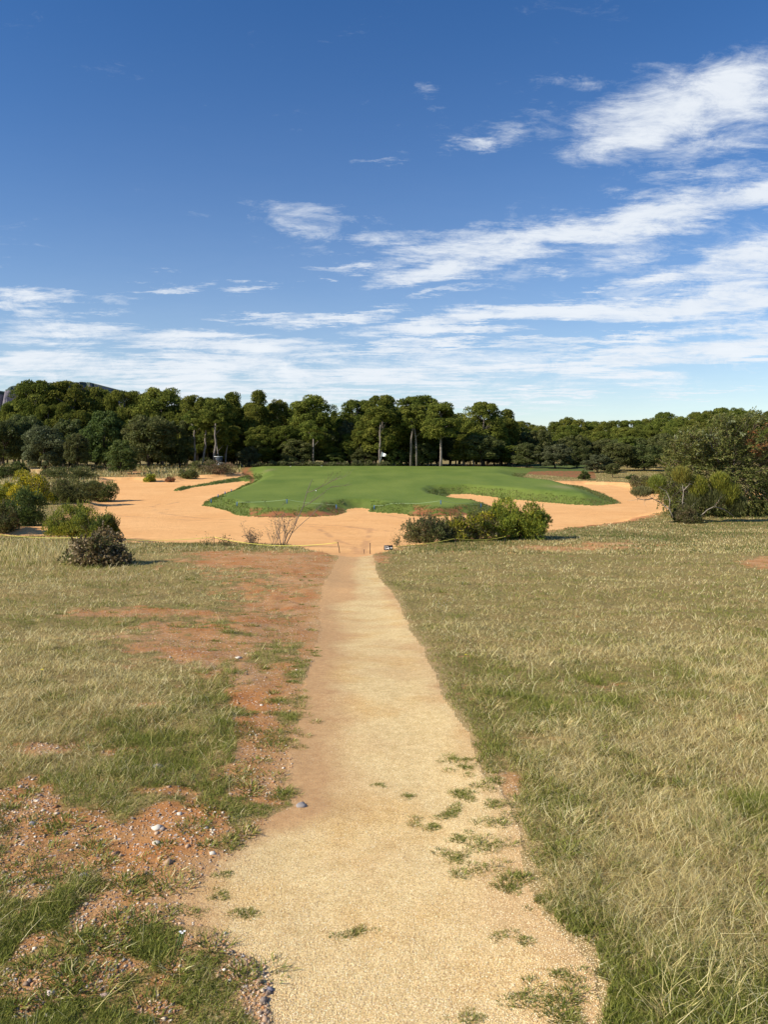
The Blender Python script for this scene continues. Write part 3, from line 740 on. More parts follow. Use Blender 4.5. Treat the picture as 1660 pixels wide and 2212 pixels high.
def tree(x, Y, top, wpx, pk, label, cat='tree', group=None, name=None, base=None, rz=None, lean=0):
    """x = photo column of the trunk, Y metres away, top = photo row of its top, wpx = crown width in photo units"""
    (cm, tm), H0, W0 = protos[pk]
    X = (x-CX)/F*Y; z = gz(X, Y)
    ztop = EYE+(HY-top)/F*Y; h = max(ztop-z, 1.5); w = wpx/F*Y
    pine = pk.startswith('pine')
    e = empty(name or ('pine_tree' if pine else 'oak_tree'), (X, Y, z), random.random()*6.28 if rz is None else rz)
    e.scale = (w/W0, w/W0, h/H0)
    tag(e, label, cat, group)
    mobj('trunk', tm, e); mobj('crown', cm, e)
    return e
# front row of pines, left to right
FP = [(75,134,816,92,'pine1','tall pine rising in front of the cliffs at the far left'),
 (150,136,820,88,'pine5','rounded pine second from the left on the skyline before the mountain'),
 (207,138,833,80,'pine4','broad pine at the right foot of the mesa mountain'),
 (268,136,838,84,'pine1','dome topped pine above the green leaved oaks on the left'),
 (350,136,835,112,'pine4','widest pine on the left skyline above the big dark oak'),
 (424,130,851,66,'pine5','slim trunked pine left of the leaning trunks'),
 (448,131,858,60,'pine3','pine with a trunk leaning right beside the golf cart'),
 (466,129,856,62,'pine0','pine with a forked pale trunk over the golf cart'),
 (503,135,845,60,'pine6','dark ragged pine right of the bare trunks with sky behind its edge'),
 (557,133,843,68,'pine2','cone shaped pine before the left end of the green'),
 (603,136,861,52,'pine4','small yellowish pine between the cone shaped pine and the tall rounded pine'),
 (674,132,852,84,'pine5','tall rounded pine left of the gap in the skyline'),
 (722,140,886,28,'pine6','little dark pine beside the gap in the skyline'),
 (772,136,859,72,'pine1','pine with sloping left side right of the skyline gap'),
 (822,128,849,72,'pine0','tall pine with a white trunk behind the flag'),
 (903,133,850,96,'pine1','broad domed pine over two pale trunks right of the flag'),
 (953,124,867,76,'pine3','umbrella shaped pine with a long straight bare trunk'),
 (1045,132,864,84,'pine1','many layered pine right of the umbrella shaped pine'),
 (1098,138,884,58,'pine2','shorter pine where the tall row ends on the right'),
 (15,140,872,46,'pine6','pine cut by the left picture edge below the cliffs')]
for i, (x, Y, tp_, w, pk, lab) in enumerate(FP):
    tree(x, Y, tp_, w*1.24, pk, lab, 'pine tree')
# second row, mostly hidden
SK = np.array([(0,885),(40,850),(80,830),(150,832),(205,845),(270,848),(350,846),(430,866),(500,858),(560,858),(600,868),(672,866),(715,895),(735,908),(760,878),(823,866),(905,868),(953,880),(1045,880),(1095,895),(1135,914)], float)
for x in range(10, 1140, 26):
    tp_ = np.interp(x, SK[:, 0], SK[:, 1])+random.uniform(6, 26)
    tree(x+random.uniform(-8, 8), random.uniform(143, 152), tp_, random.uniform(64, 92), random.choice(['pine1', 'pine4', 'pine0', 'pine5', 'pine2']),
         'pine half hidden in the second row behind the tall pines', 'pine tree', 'second row of pines behind the green')
# younger pines that close the wall between the tall ones
for x in range(0, 1130, 27):
    xx = x+random.uniform(-7, 7)
    if 925 < xx < 975 or 415 < xx < 480: continue
    tp_ = np.interp(xx, SK[:, 0], SK[:, 1])+random.uniform(34, 62)
    tree(xx, random.uniform(129, 133.5), tp_, random.uniform(62, 84), random.choice(['pine6', 'pine4', 'pine1', 'pine2']),
         'younger pine closing the gap between taller pines of the front row', 'pine tree', 'younger pines between the tall ones')
# right-hand wooded rise
SR = np.array([(1120,911),(1140,906),(1190,910),(1240,898),(1280,909),(1340,906),(1400,898),(1430,888),(1487,887),(1520,882),(1540,875),(1580,881),(1655,878),(1760,880)], float)
for ri, (Y0, off, stp) in enumerate(((160, 42, 40), (178, 27, 36), (200, 14, 34), (226, 2, 30))):
    x = 1105+ri*9
    while x < 1760:
        tp_ = np.interp(x, SR[:, 0], SR[:, 1])+off+random.uniform(-3, 9)
        lab = ['pine in the lowest tier of the wooded rise on the right', 'pine in the second tier of the wooded rise on the right', 'pine in the third tier of the wooded rise on the right', 'pine on the skyline of the wooded rise on the right'][ri]
        tree(x, Y0+random.uniform(-6, 6), tp_, random.uniform(44, 66), random.choice(['pine1', 'pine4', 'pine0', 'pine5', 'pine3']), lab, 'pine tree', 'pines on the wooded rise')
        x += stp*random.uniform(.8, 1.2)
# oaks in front
FO = [(8,118,905,90,'oak1','dark oak against the left picture edge'),(50,124,895,90,'oak0','dark brownish oak behind the round grey oak at the far left'),
 (97,112,914,100,'oak3','round grey green oak with a short trunk at the left scrub'),(150,126,900,80,'oak5','dark oak filling the gap behind the slim trunked oak'),
 (166,108,935,52,'oak1','small dark oak on one slim trunk in the left scrub'),(225,120,886,90,'oak2','fresh green oak between the two dark oaks on the left'),
 (262,104,950,62,'oak2','small bushy oak with dark trunk standing before the bunker scrub'),(322,118,896,112,'oak0','biggest dark oak on the left'),(388,122,905,70,'oak5','dark oak just left of the bare pine trunks'),
 (440,136,915,60,'oak2','mid green oak behind the bare pine trunks'),(500,134,930,58,'oak0','dark oak right of the bare pine trunks'),(538,126,962,46,'oak3','small grey green oak at the left corner of the green'),
 (572,131,935,72,'oak5','dark oak left of the low round oak'),(640,128,948,84,'oak0','low wide dark oak behind the middle of the green'),(700,132,922,66,'oak1','shaded oak below the skyline gap'),
 (722,129,978,52,'oak2','low mid green bush oak below the gap'),(757,134,905,70,'oak3','tall dull green oak left of the white trunk'),(786,128,966,56,'oak5','dark rounded oak left of the flag'),
 (858,128,970,48,'oak2','small oak right of the flag with pale leaf tips'),(880,136,925,60,'oak0','oak around the feet of the two pale trunks'),(912,128,955,60,'oak5','dark oak left of the long bare trunk'),
 (842,130,940,30,'oak4','yellow green sapling leaning over right of the flag'),
 (985,134,930,60,'oak0','dark oak right of the long bare trunk'),(1040,127,938,92,'oak1','broad dark oak right of the umbrella pine'),(1085,134,945,60,'oak5','dark oak at the right end of the tall row'),
 (1140,122,956,66,'oak0','dark round oak at the right end of the green'),(1200,120,957,80,'oak3','wide grey green oak beyond the red soil strip'),(1247,124,962,56,'oak5','dark oak right of the wide grey green one'),
 (1292,108,980,66,'oak3','low grey oak before the darker wood on the right'),(1335,112,955,76,'oak0','large dark oak left of the big near tree'),(1356,122,940,50,'oak4','yellow green tree rising out of the dark oaks'),
 (1392,112,958,80,'oak5','dark spreading oak on short trunks near the bunker right end'),(1450,118,950,90,'oak0','dark oak behind the left side of the near tree'),(1540,115,955,110,'oak5','dark oak hidden behind the near tree'),(1640,112,950,110,'oak3','dull green oak at the right picture edge'),
 (1325,97,1000,30,'oak1','dark little oak at the far rim of the sand')]
for x, Y, tp_, w, pk, lab in FO:
    tree(x, Y, tp_, w*1.12, pk, lab, 'oak tree')
# dark understory behind the green, so the wood has depth
for x in range(-10, 1700, 24):
    tree(x+random.uniform(-6, 6), random.uniform(137, 142), random.uniform(925, 955), random.uniform(56, 74), random.choice(['oak0', 'oak5', 'oak1', 'oak5']),
         'dark undergrowth oak in the shade behind the front trees', 'oak tree', 'shaded undergrowth oaks')

# bare pine trunks that stand clear of the foliage
def bare_trunk(pts, Y, r, label):
    X0 = (pts[0][0]-CX)/F*Y; z0 = gz(X0, Y)
    P = [((px-CX)/F*Y-X0, .15*math.sin(i), EYE+(HY-py)/F*Y-z0) for i, (px, py) in enumerate(pts)]
    P[0] = (P[0][0], P[0][1], -.2)
    mb = MB(); mb.tube(P, np.linspace(r, r*.6, len(P)), 8)
    mb.tube([P[-2], (P[-2][0]+.9, .2, P[-2][2]+1.0)], [r*.35, r*.12], 5)
    mb.tube([P[-1], (P[-1][0]-.8, .2, P[-1][2]+.9)], [r*.4, r*.12], 5)
    e = empty('pine_tree', (X0, Y, z0)); tag(e, label, 'pine tree')
    mb.build('trunk', [M['bark']], e, True)
    bl = grow_blobs(22, lambda t: .9, 1.9, P[-1][2]-.2, P[-1][2]+2.6, .4, .8, np.random.default_rng(int(pts[0][0])))
    bl[:, 0] += P[-1][0]; bl[:, 1] += P[-1][1]
    mobj('crown', crown_mesh('pine_crown', bl, 170, .30, .12, PINE_C, M['pine'], .62, 1.0, .55, .8), e)
bare_trunk([(420,1000),(421,975),(419,950),(419,938),(421,925)], 121, .17, 'thin upright bare trunked pine leftmost in the trunk group')
bare_trunk([(436,1000),(441,975),(444,962),(443,950),(446,925)], 121.5, .20, 'pine whose bare trunk kinks and leans to the right')
bare_trunk([(462,1000),(462,982),(466,958),(464,940),(466,915)], 120, .19, 'pine with a crooked pale trunk just left of the golf cart')
bare_trunk([(473,992),(470,975),(467,960)], 122, .13, 'thin pine stem leaning left behind the golf cart')
bare_trunk([(487,994),(488,978),(491,962),(492,950)], 124, .13, 'thin dark stemmed pine right of the golf cart')
bare_trunk([(821,1004),(820,975),(822,955),(821,935),(823,915)], 124, .16, 'pine whose white trunk shows right above the flag')
bare_trunk([(901,1000),(900,965),(899,945),(896,925)], 125, .17, 'pine with a short pale trunk right of the flag')
bare_trunk([(888,996),(889,950),(892,930),(894,915)], 126, .20, 'pine with a leaning grey trunk between flag and umbrella pine')
bare_trunk([(677,1000),(677,965),(677,945)], 126, .15, 'pine trunk showing between the dark oaks in the middle')

# ------------------------------------------------------------------ shrubs
def shrub_crown(cx, cy, W, D, H, n, L, Wl, cols, upw=.6, rnd=.45, lumps=14, seed=0, wind=(0, 0, 0), fill=.35, low=0.0, shoots=0, shoot_len=.3):
    """leafy dome: leaves around lumps, long shoots standing out of the top"""
    rs = np.random.default_rng(seed); mb = MB(); lumps = int(lumps*2); L *= 1.35; Wl *= 1.45; n = int(n*.62)
    a = rs.random(lumps)*6.283; rr = np.sqrt(rs.random(lumps))*.80
    lc = np.stack([np.cos(a)*rr*W/2, np.sin(a)*rr*D/2, H*np.where(rs.random(lumps) < .38, .10, .14+.58*rs.random(lumps)*(1-rr**2*.7))], 1)
    lr = H*(.12+.17*rs.random(lumps))
    k = rs.integers(0, lumps, n)
    u = runit(n); u[:, 2] = np.abs(u[:, 2])*np.where(RNG.random(n) < .8, 1, -1)
    rad = lr[k][:, None]*(1-fill*RNG.random((n, 1))**1.5)
    P = lc[k]+u*rad*np.array([W/H*.62, D/H*.62, 1.0])
    P[:, 2] = np.maximum(P[:, 2], low+.03)
    Dv = u*.7+np.array([0, 0, upw])+np.array(wind)+RNG.normal(size=(n, 3))*rnd
    ck = rs.integers(0, len(cols), lumps)
    cc = np.array(cols)[np.where(RNG.random(n) < .6, ck[k], RNG.integers(0, len(cols), n))]*(.85+.8*RNG.random((n, 1)))*np.array([1.08, 1.03, .95])
    mb.leaves(P, Dv, L*(.6+.8*RNG.random(n)), Wl*(.7+.6*RNG.random(n)), cc)
    for i in range(shoots):
        j = rs.integers(0, lumps); d = runit(1)[0]; d[2] = abs(d[2])+.6; d += np.array(wind); d /= np.linalg.norm(d)
        p0 = lc[j]+d*lr[j]*.7*np.array([W/H*.62, D/H*.62, 1.0]); ln = shoot_len*(.5+.8*rs.random())
        p1 = p0+(d*.4+np.array([0, 0, .6]))*ln
        m_ = 26; t = np.linspace(.05, 1, m_)[:, None]
        Pp = p0+(p1-p0)*t; Dd = (p1-p0)/ln+RNG.normal(size=(m_, 3))*.55
        mb.leaves(Pp, Dd, L*.75, Wl*.85, np.array(cols)[RNG.integers(0, len(cols), m_)]*(.8+.5*RNG.random((m_, 1))))
    return mb
def shrub_stems(W, D, H, n, r, col, seed=0, reach=.8):
    rs = np.random.default_rng(seed+5); mb = MB()
    for i in range(n):
        a = rs.random()*6.283; q = rs.random()**.5*reach; t = np.array([math.cos(a)*q*W/2, math.sin(a)*q*D/2, H*(.45+.4*rs.random()*(1-q*.4))])
        b = np.array([t[0]*.18, t[1]*.18, -.05]); mid = (b+t)/2+rs.normal(size=3)*.05*H+np.array([0, 0, .05*H])
        mb.tube([b, mid, t], [r, r*.65, r*.25], 4, np.array(col)*(.7+.6*rs.random()))
    return mb
def shrub(name, x, ybase, wpx, hpx, n, L, Wl, cols, label, seed=1, stem=(.12, .09, .07), Yw=None, depth=.8, cat='shrub', **kw):
    """x = centre column, ybase = photo row where it meets the ground"""
    X, Y = i2w(x, ybase); X = float(X); Y = float(Y)
    if Yw: Y = Yw; X = (x-CX)/F*Y
    W = wpx/F*Y*1.06; H = hpx/F*Y*1.2
    Y += W*depth*.18; X = (x-CX)/F*Y
    e = empty(name, (X, Y, gz(X, Y))); tag(e, label, cat)
    shrub_crown(0, 0, W, W*depth, H, n, L, Wl, cols, seed=seed, **kw).build('foliage', [M['leaf']], e)
    shrub_stems(W, W*depth, H, 26, .012*max(1, Y/40), stem, seed).build('stems', [M['twig']], e)
    return e
GORSE = [(.19,.22,.035),(.25,.28,.042),(.135,.165,.035),(.32,.32,.05)]
GORSEY = [(.14,.17,.03),(.24,.24,.03),(.10,.13,.03),(.34,.30,.03)]
YELB = [(.42,.32,.02),(.46,.36,.03),(.24,.22,.03),(.13,.14,.03),(.12,.14,.03)]
DKG = [(.07,.10,.03),(.09,.125,.035),(.055,.08,.025),(.11,.14,.04)]
GRG = [(.095,.11,.04),(.12,.135,.05),(.075,.09,.03),(.14,.155,.055)]
BRN = [(.15,.12,.07),(.11,.10,.055),(.18,.15,.085),(.09,.09,.04)]
DEAD = [(.20,.145,.08),(.28,.21,.13),(.13,.095,.05),(.42,.34,.23),(.16,.14,.06)]
# left group, back to front
shrub('shrub', 20, 1034, 90, 34, 9000, .16, .07, DKG, 'dark shrub at the left edge below the oaks', 3, lumps=16)
shrub('shrub', 150, 1036, 120, 26, 9000, .16, .06, GRG, 'grey green shrub behind the yellow bush reaching the scrub', 4, lumps=16)
shrub('shrub', 205, 1076, 92, 46, 14000, .11, .045, DKG+GRG, 'dark shrub whose right end throws a shadow on the sand', 5, lumps=18, shoots=30, shoot_len=.3)
shrub('shrub', 165, 1086, 100, 58, 16000, .10, .04, GRG, 'grey green shrub in front of the dark one at the sand edge', 6, lumps=18, shoots=30, shoot_len=.3)
shrub('shrub', 132, 1084, 60, 50, 9000, .10, .04, BRN, 'brownish shrub between the yellow bush and the grey green shrubs', 7, lumps=12)
shrub('flowering_shrub', 70, 1092, 108, 72, 17000, .085, .045, YELB, 'bush covered in golden yellow flowers', 8, lumps=20, shoots=70, shoot_len=.35, cat='bush')
shrub('shrub', 10, 1090, 80, 52, 12000, .09, .035, GORSEY, 'green and yellow shrub at the left edge beside the golden bush', 9, lumps=14, shoots=40)
shrub('shrub', 48, 1136, 110, 84, 20000, .075, .03, DKG, 'dense dark green shrub in front of the golden bush', 10, lumps=20, shoots=40)
shrub('shrub', 8, 1142, 70, 62, 12000, .07, .03, GRG+BRN, 'dull green shrub low at the left picture edge', 11, lumps=14, shoots=30)
shrub('gorse_bush', 150, 1155, 116, 78, 24000, .075, .022, GORSE, 'bright green gorse behind the yellow rope on the left', 12, lumps=18, shoots=130, shoot_len=.42)
shrub('gorse_bush', 208, 1160, 100, 62, 20000, .075, .022, GORSE+DKG, 'gorse with long tips right behind the brown leaved bush', 13, lumps=16, shoots=120, shoot_len=.42, wind=(.35, 0, 0))
shrub('dry_bush', 213, 1222, 148, 74, 15000, .055, .038, DEAD+DEAD+GRG[:2], 'brown leaved withered bush in front of the yellow rope', 14, lumps=22, upw=.1, rnd=1.0, shoots=90, shoot_len=.22, stem=(.2, .16, .13), fill=.6)
# centre right group
shrub('shrub', 924, 1172, 116, 52, 13000, .07, .022, BRN+GRG, 'brown stemmed shrub left of the bright gorse, beside the arrow sign', 15, lumps=14, shoots=130, shoot_len=.36, fill=.6)
shrub('gorse_bush', 1015, 1169, 150, 62, 22000, .075, .022, GORSEY+BRN, 'middle bush of the three beside the bunker right of the path', 16, lumps=18, shoots=110, shoot_len=.35)
shrub('gorse_bush', 1118, 1167, 160, 80, 36000, .075, .022, GORSE+GORSEY+GORSE, 'largest bright green gorse right of the path', 17, lumps=26, shoots=190, shoot_len=.35)
# scrub behind the bunker
shrub('low_shrub', 323, 1036, 26, 20, 3000, .12, .07, GORSE, 'small round green bush on the far lip of the bunker', 18, lumps=8)
shrub('low_shrub', 368, 1036, 22, 10, 2000, .12, .06, [(.28,.17,.08),(.22,.13,.07)], 'small rusty bush on the far lip of the bunker', 19, lumps=7)
shrub('low_shrub', 405, 1030, 46, 28, 5000, .13, .07, DKG+GRG, 'dark green bush below the bare trunks', 20, lumps=10)
shrub('low_shrub', 470, 1024, 90, 26, 8000, .13, .06, BRN+[(.20,.12,.08)], 'rusty brown low bush at the left corner of the green', 21, lumps=16)
shrub('low_shrub', 440, 1018, 60, 26, 5000, .13, .06, GRG, 'grey green bush below the leaning trunk', 22, lumps=12)
shrub('low_shrub', 270, 1016, 60, 14, 4000, .15, .06, GRG, 'low grey bush under the small bushy oak', 23, lumps=10)
shrub('low_shrub', 200, 1020, 70, 14, 4000, .15, .06, BRN+GRG, 'low dull bush left of the small bushy oak', 24, lumps=10)
for i, x in enumerate(range(560, 860, 30)):
    tag(shrub('low_shrub', x, 1005.8, 36, 9+random.random()*5, 1500, .16, .07, GREY_C+GRG, None, 30+i, Yw=122+random.uniform(-.5, 2.0), lumps=7), 'pale low shrub along the back edge of the green', 'shrub', 'pale shrubs behind the green')
# right rim shrubs
shrub('low_shrub', 1415, 1060, 50, 36, 7000, .12, .05, GORSE+GRG, 'green bush on the far rim of the sand left of the near tree', 41, lumps=12)
shrub('low_shrub', 1385, 1052, 56, 30, 6000, .12, .05, BRN+GRG, 'brown green bush on the far rim of the sand', 42, lumps=12)
shrub('low_shrub', 1365, 1036, 20, 12, 2500, .12, .05, DKG, 'small dark bush by the trees right of the green', 43, lumps=6)
shrub('low_shrub', 1262, 1036, 26, 18, 2500, .13, .05, DKG, 'small dark bush at the end of the red soil strip', 44, lumps=7)
# broom beside the near tree
shrub('low_shrub', 1488, 1130, 66, 38, 9000, .07, .02, GRG+BRN, 'low brownish bush at the foot of the broom', 45, lumps=12, shoots=60, shoot_len=.3)
shrub('low_shrub', 1462, 1127, 24, 30, 4000, .06, .03, DKG, 'small fresh green bush beside the low brownish one', 46, lumps=7)
shrub('low_shrub', 1568, 1117, 84, 34, 9000, .07, .02, DKG+GRG, 'dark shaded bush under the right part of the broom', 47, lumps=12)

def i3(px_, py_, Y):  return np.array([(px_-CX)/F*Y, Y, EYE+(HY-py_)/F*Y])
# broom with bare arching stems and brush-like green tips
YB = 40.5; o0 = np.array([(1500-CX)/F*YB, YB, gz((1500-CX)/F*YB, YB)])
e = empty('broom_shrub', tuple(o0)); tag(e, 'tall broom with bare grey arching stems and bright green tufts', 'shrub')
SC = (.33, .29, .24)
mb = MB()
stems = [[(1456,1118,0),(1447,1100,.1),(1430,1087,.2),(1411,1077,.2),(1400,1068,.3)],[(1447,1100,.1),(1449,1080,0),(1440,1060,0),(1424,1053,-.1)],[(1411,1077,.2),(1395,1080,.3),(1380,1078,.3)],
    [(1478,1120,0),(1476,1085,.2),(1478,1060,.2),(1474,1040,.3)],[(1478,1060,.2),(1492,1045,0),(1505,1050,0)],[(1512,1117,0),(1530,1101,0),(1547,1093,-.1),(1556,1078,-.1),(1568,1070,0)],
    [(1545,1095,0),(1565,1100,.1),(1580,1110,.2),(1588,1118,.2)],[(1545,1093,0),(1556,1070,.3),(1557,1050,.4)],[(1490,1100,0),(1515,1075,.3),(1530,1068,.3),(1545,1055,.5)],[(1500,1118,0),(1498,1090,.4),(1508,1070,.4),(1512,1055,.4)]]
for s in stems:
    P = np.array([i3(a, b, YB+c)-o0 for a, b, c in s]); P[0, 2] = max(P[0, 2], -.05)
    mb.tube(P, np.linspace(.032, .012, len(P)), 5, SC)
rs = np.random.default_rng(4)
for i in range(120):
    s = stems[rs.integers(0, len(stems))]; j = rs.integers(1, len(s)); a = i3(s[j][0], s[j][1], YB+s[j][2])-o0
    b = a+rs.normal(size=3)*np.array([.22, .2, .18])+np.array([0, 0, .08]); mb.tube([a, (a+b)/2+rs.normal(size=3)*.03, b], [.008, .006, .004], 3, SC)
mb.build('stems', [M['twig']], e)
mb = MB()
for (x, y_, rx, rz_, nn, cs) in ((1386,1063,22,11,1300,[(.20,.20,.08),(.16,.17,.07)]),(1421,1043,18,15,1700,[(.24,.28,.05),(.18,.23,.05)]),(1473,1027,19,18,1900,[(.24,.25,.05),(.17,.19,.05),(.30,.27,.05)]),
    (1510,1052,19,24,2200,GORSE),(1557,1042,20,22,2200,GORSE),(1575,1066,24,26,2800,GORSE),(1540,1078,28,22,1700,GRG),(1592,1090,20,22,1700,GRG),(1500,1085,18,18,900,GRG)):
    c = i3(x, y_, YB+.2)-o0; rx = rx/F*YB; rz_ = rz_/F*YB
    u = runit(nn)*RNG.random((nn, 1))**.33
    P = c+u*np.array([rx, rx*.9, rz_]); D_ = np.stack([(P[:, 0]-c[0])/rx*.5, (P[:, 1]-c[1])/rx*.5, np.full(nn, 1.0)], 1)+RNG.normal(size=(nn, 3))*.18
    mb.leaves(P-D_*np.array([.0, 0, .06]), D_, .16+.12*RNG.random(nn), .022, np.array(cs)[RNG.integers(0, len(cs), nn)]*(.8+.5*RNG.random((nn, 1))))
mb.build('green_tips', [M['leaf']], e)

# ------------------------------------------------------------------ near tree on the right, wind-combed leaf sprays
YT = 47.0; XT = (1585-CX)/F*YT; ZT = gz(XT, YT); o0 = np.array([XT, YT, ZT])
e = empty('leafy_tree', (XT, YT, ZT)); tag(e, 'spreading tree with windblown leaf sprays at the right, tinged orange at its top right', 'tree')
rs = np.random.default_rng(21)
OUT = [(1500,1000,48,40),(1460,1005,34,30),(1440,1040,22,26),(1480,1060,30,30),(1530,960,45,45),(1480,965,36,30),(1570,940,42,30),(1540,1030,50,50),(1590,1000,60,60),(1610,1060,50,40),(1640,945,60,40),(1660,1000,60,60),(1680,1060,60,40),(1500,950,26,18),
       (1560,918,26,14),(1622,910,34,12),(1470,1085,26,16),(1720,960,50,60),(1560,1080,50,20),(1620,1090,40,14),(1448,1068,16,22),(1700,1080,40,16),(1480,1070,40,28),(1540,1080,60,26),(1620,1080,60,26),(1590,1040,60,40),(1520,1020,60,50),(1630,1000,50,60),(1570,970,60,50)]
lv = MB(); br = MB(); od = MB()
tr0 = np.array([0, 0, -.2]); tips = []
for k in range(2700):
    x, y_, rx, ry = OUT[rs.integers(0, len(OUT))]
    a = rs.random()*6.283; q = .30+.62*rs.random()
    dep = rs.normal()*1.25
    px_ = x+math.cos(a)*rx*q; py_ = y_+math.sin(a)*ry*q
    if px_ < 1428 or py_ > 1108: continue
    p = i3(px_, py_, YT+dep)-o0
    tips.append(p)
    out_ = p-np.array([0, 0, 2.4]); out_ /= np.linalg.norm(out_)+1e-6
    d = out_*.55+np.array([.55, 0, .15+.4*(py_ < 930)])+rs.normal(size=3)*.35
    if py_ > 1050: d[2] -= .7
    d /= np.linalg.norm(d); ln = .35+.45*rs.random()
    m_ = 20; t = np.linspace(0, 1, m_)[:, None]; droop = np.array([0, 0, -.22])*(t**2)*ln
    P = p+d*t*ln+droop
    D_ = d*.7+np.array([.35, 0, -.35])+RNG.normal(size=(m_, 3))*.55
    base = np.array([(.105,.12,.028),(.13,.145,.035),(.08,.09,.024),(.18,.18,.055),(.16,.14,.045),(.12,.13,.035)])
    if math.hypot((px_-1632)/30, (py_-955)/36) < 1 and rs.random() < .6: base = np.array([(.34,.13,.05),(.26,.12,.045),(.17,.11,.04)])
    elif rs.random() < .08 and py_ < 990: base = np.array([(.28,.30,.17),(.20,.22,.11)])
    lv.leaves(P+RNG.normal(size=(m_, 3))*.03, D_, .14+.07*RNG.random(m_), .052+.02*RNG.random(m_), base[RNG.integers(0, len(base), m_)]*(.75+.5*RNG.random((m_, 1))))
    if k % 3 == 0: br.tube([p-d*.3-out_*.4, p, p+d*ln*.5], [.016, .011, .006], 3, (.16, .13, .10))
lv.build('foliage', [M['leaf']], e)
limbs = [[(0, 0, -.3), (-.1, 0, .6), (.1, 0, 1.4), (0, .1, 2.6), (.2, 0, 4.0), (.3, 0, 5.2)], [(0, 0, .4), (-.7, .2, 1.3), (-1.6, .2, 2.2), (-2.6, 0, 2.9)], [(0, 0, .6), (.8, -.2, 1.5), (1.8, -.3, 2.4), (2.6, -.3, 3.4)],
    [(0, 0, 1.6), (-.7, -.3, 2.6), (-1.3, -.4, 3.7), (-1.6, -.3, 4.6)], [(0, 0, 1.6), (.7, .4, 2.8), (1.2, .5, 4.2), (1.6, .5, 5.2)], [(-.1, 0, .5), (-1.0, -.4, .9), (-2.2, -.5, 1.2), (-3.2, -.4, 1.5)], [(0, 0, .5), (1.1, .4, .9), (2.4, .4, 1.3), (3.3, .3, 1.6)]]
for L_ in limbs: br.tube(L_, np.linspace(.14 if L_ is limbs[0] else .08, .025, len(L_)), 7, (.20, .17, .14))
br.build('branches', [M['twig']], e)

# ------------------------------------------------------------------ bare sapling and twig clumps by the rope
def twig_tree(name, x, ybase, hpx, spread, label, seed, n=7, leafn=0, col=(.17, .14, .12), levels=3, lean=.25, leafc=DKG, r0=.014, cat='sapling'):
    X, Y = i2w(x, ybase); X = float(X); Y = float(Y); e = empty(name, (X, Y, gz(X, Y))); tag(e, label, cat)
    rs = np.random.default_rng(seed); mb = MB(); lf = MB(); H = hpx/F*Y; S = spread/F*Y
    ends = []
    def grow(p, d, ln, r, lev):
        k = 5; pts = [p]; dd = d.copy()
        for i in range(k):
            dd = dd+rs.normal(size=3)*.10+np.array([0, 0, .05]); dd /= np.linalg.norm(dd); pts.append(pts[-1]+dd*ln/k)
        mb.tube(pts, np.linspace(r, r*.45, k+1), 4, np.array(col)*(.8+.5*rs.random()))
        ends.append(pts[-1]); ends.append(pts[-2])
        if lev > 0:
            for j in range(rs.integers(2, 5)):
                q = rs.integers(1, k+1); nd_ = dd+rs.normal(size=3)*.55; nd_[2] = abs(nd_[2])*.8+.1; nd_ /= np.linalg.norm(nd_)
                grow(pts[q], nd_, ln*(.35+.25*rs.random()), r*.55, lev-1)
    for i in range(n):
        a = rs.random()*6.283; d = np.array([math.cos(a)*S/H*.6+(lean if i == 0 else lean*.3), math.sin(a)*S/H*.5, 1.0]); d /= np.linalg.norm(d)
        grow(np.array([rs.normal()*.05*S, rs.normal()*.05*S, -.05]), d, H*(1.0 if i == 0 else .25+.35*rs.random()), r0 if i == 0 else r0*.6, levels)
    mb.build('branches', [M['twig']], e)
    if leafn:
        E = np.array(ends); k = RNG.integers(0, len(E), leafn); P = E[k]+RNG.normal(size=(leafn, 3))*.06
        lf.leaves(P, RNG.normal(size=(leafn, 3))+np.array([0, 0, .3]), .05, .028, np.array(leafc)[RNG.integers(0, len(leafc), leafn)]); lf.build('leaves', [M['leaf']], e)
    return e
twig_tree('bare_sapling', 612, 1181, 160, 70, 'nearly leafless sapling leaning over the rope before the bunker', 12, 7, 180, lean=.36, r0=.022)
twig_tree('bare_shrub', 596, 1180, 75, 60, 'small bare twiggy shrub left of the leaning sapling', 55, 9, 60, levels=2, lean=-.05, r0=.009, cat='shrub')
twig_tree('heather_clump', 543, 1178, 62, 62, 'brown upright heather clump behind the rope left of the sapling', 61, 26, 500, levels=1, lean=.05, r0=.009, col=(.24,.17,.12), leafc=[(.22,.16,.10),(.15,.13,.07)], cat='shrub')
twig_tree('heather_clump', 488, 1178, 36, 40, 'small green brown clump by the left rope post', 62, 16, 260, levels=1, lean=0, r0=.007, col=(.20,.16,.10), leafc=GRG, cat='shrub')
twig_tree('heather_clump', 448, 1177, 26, 34, 'low thin clump left of the left rope post', 63, 11, 130, levels=1, lean=0, r0=.006, col=(.20,.16,.10), leafc=GRG, cat='shrub')
twig_tree('heather_clump', 857, 1180, 38, 24, 'small upright clump between the sign and the brown stemmed shrub', 64, 12, 240, levels=1, lean=0, r0=.007, col=(.20,.16,.10), leafc=GRG, cat='shrub')

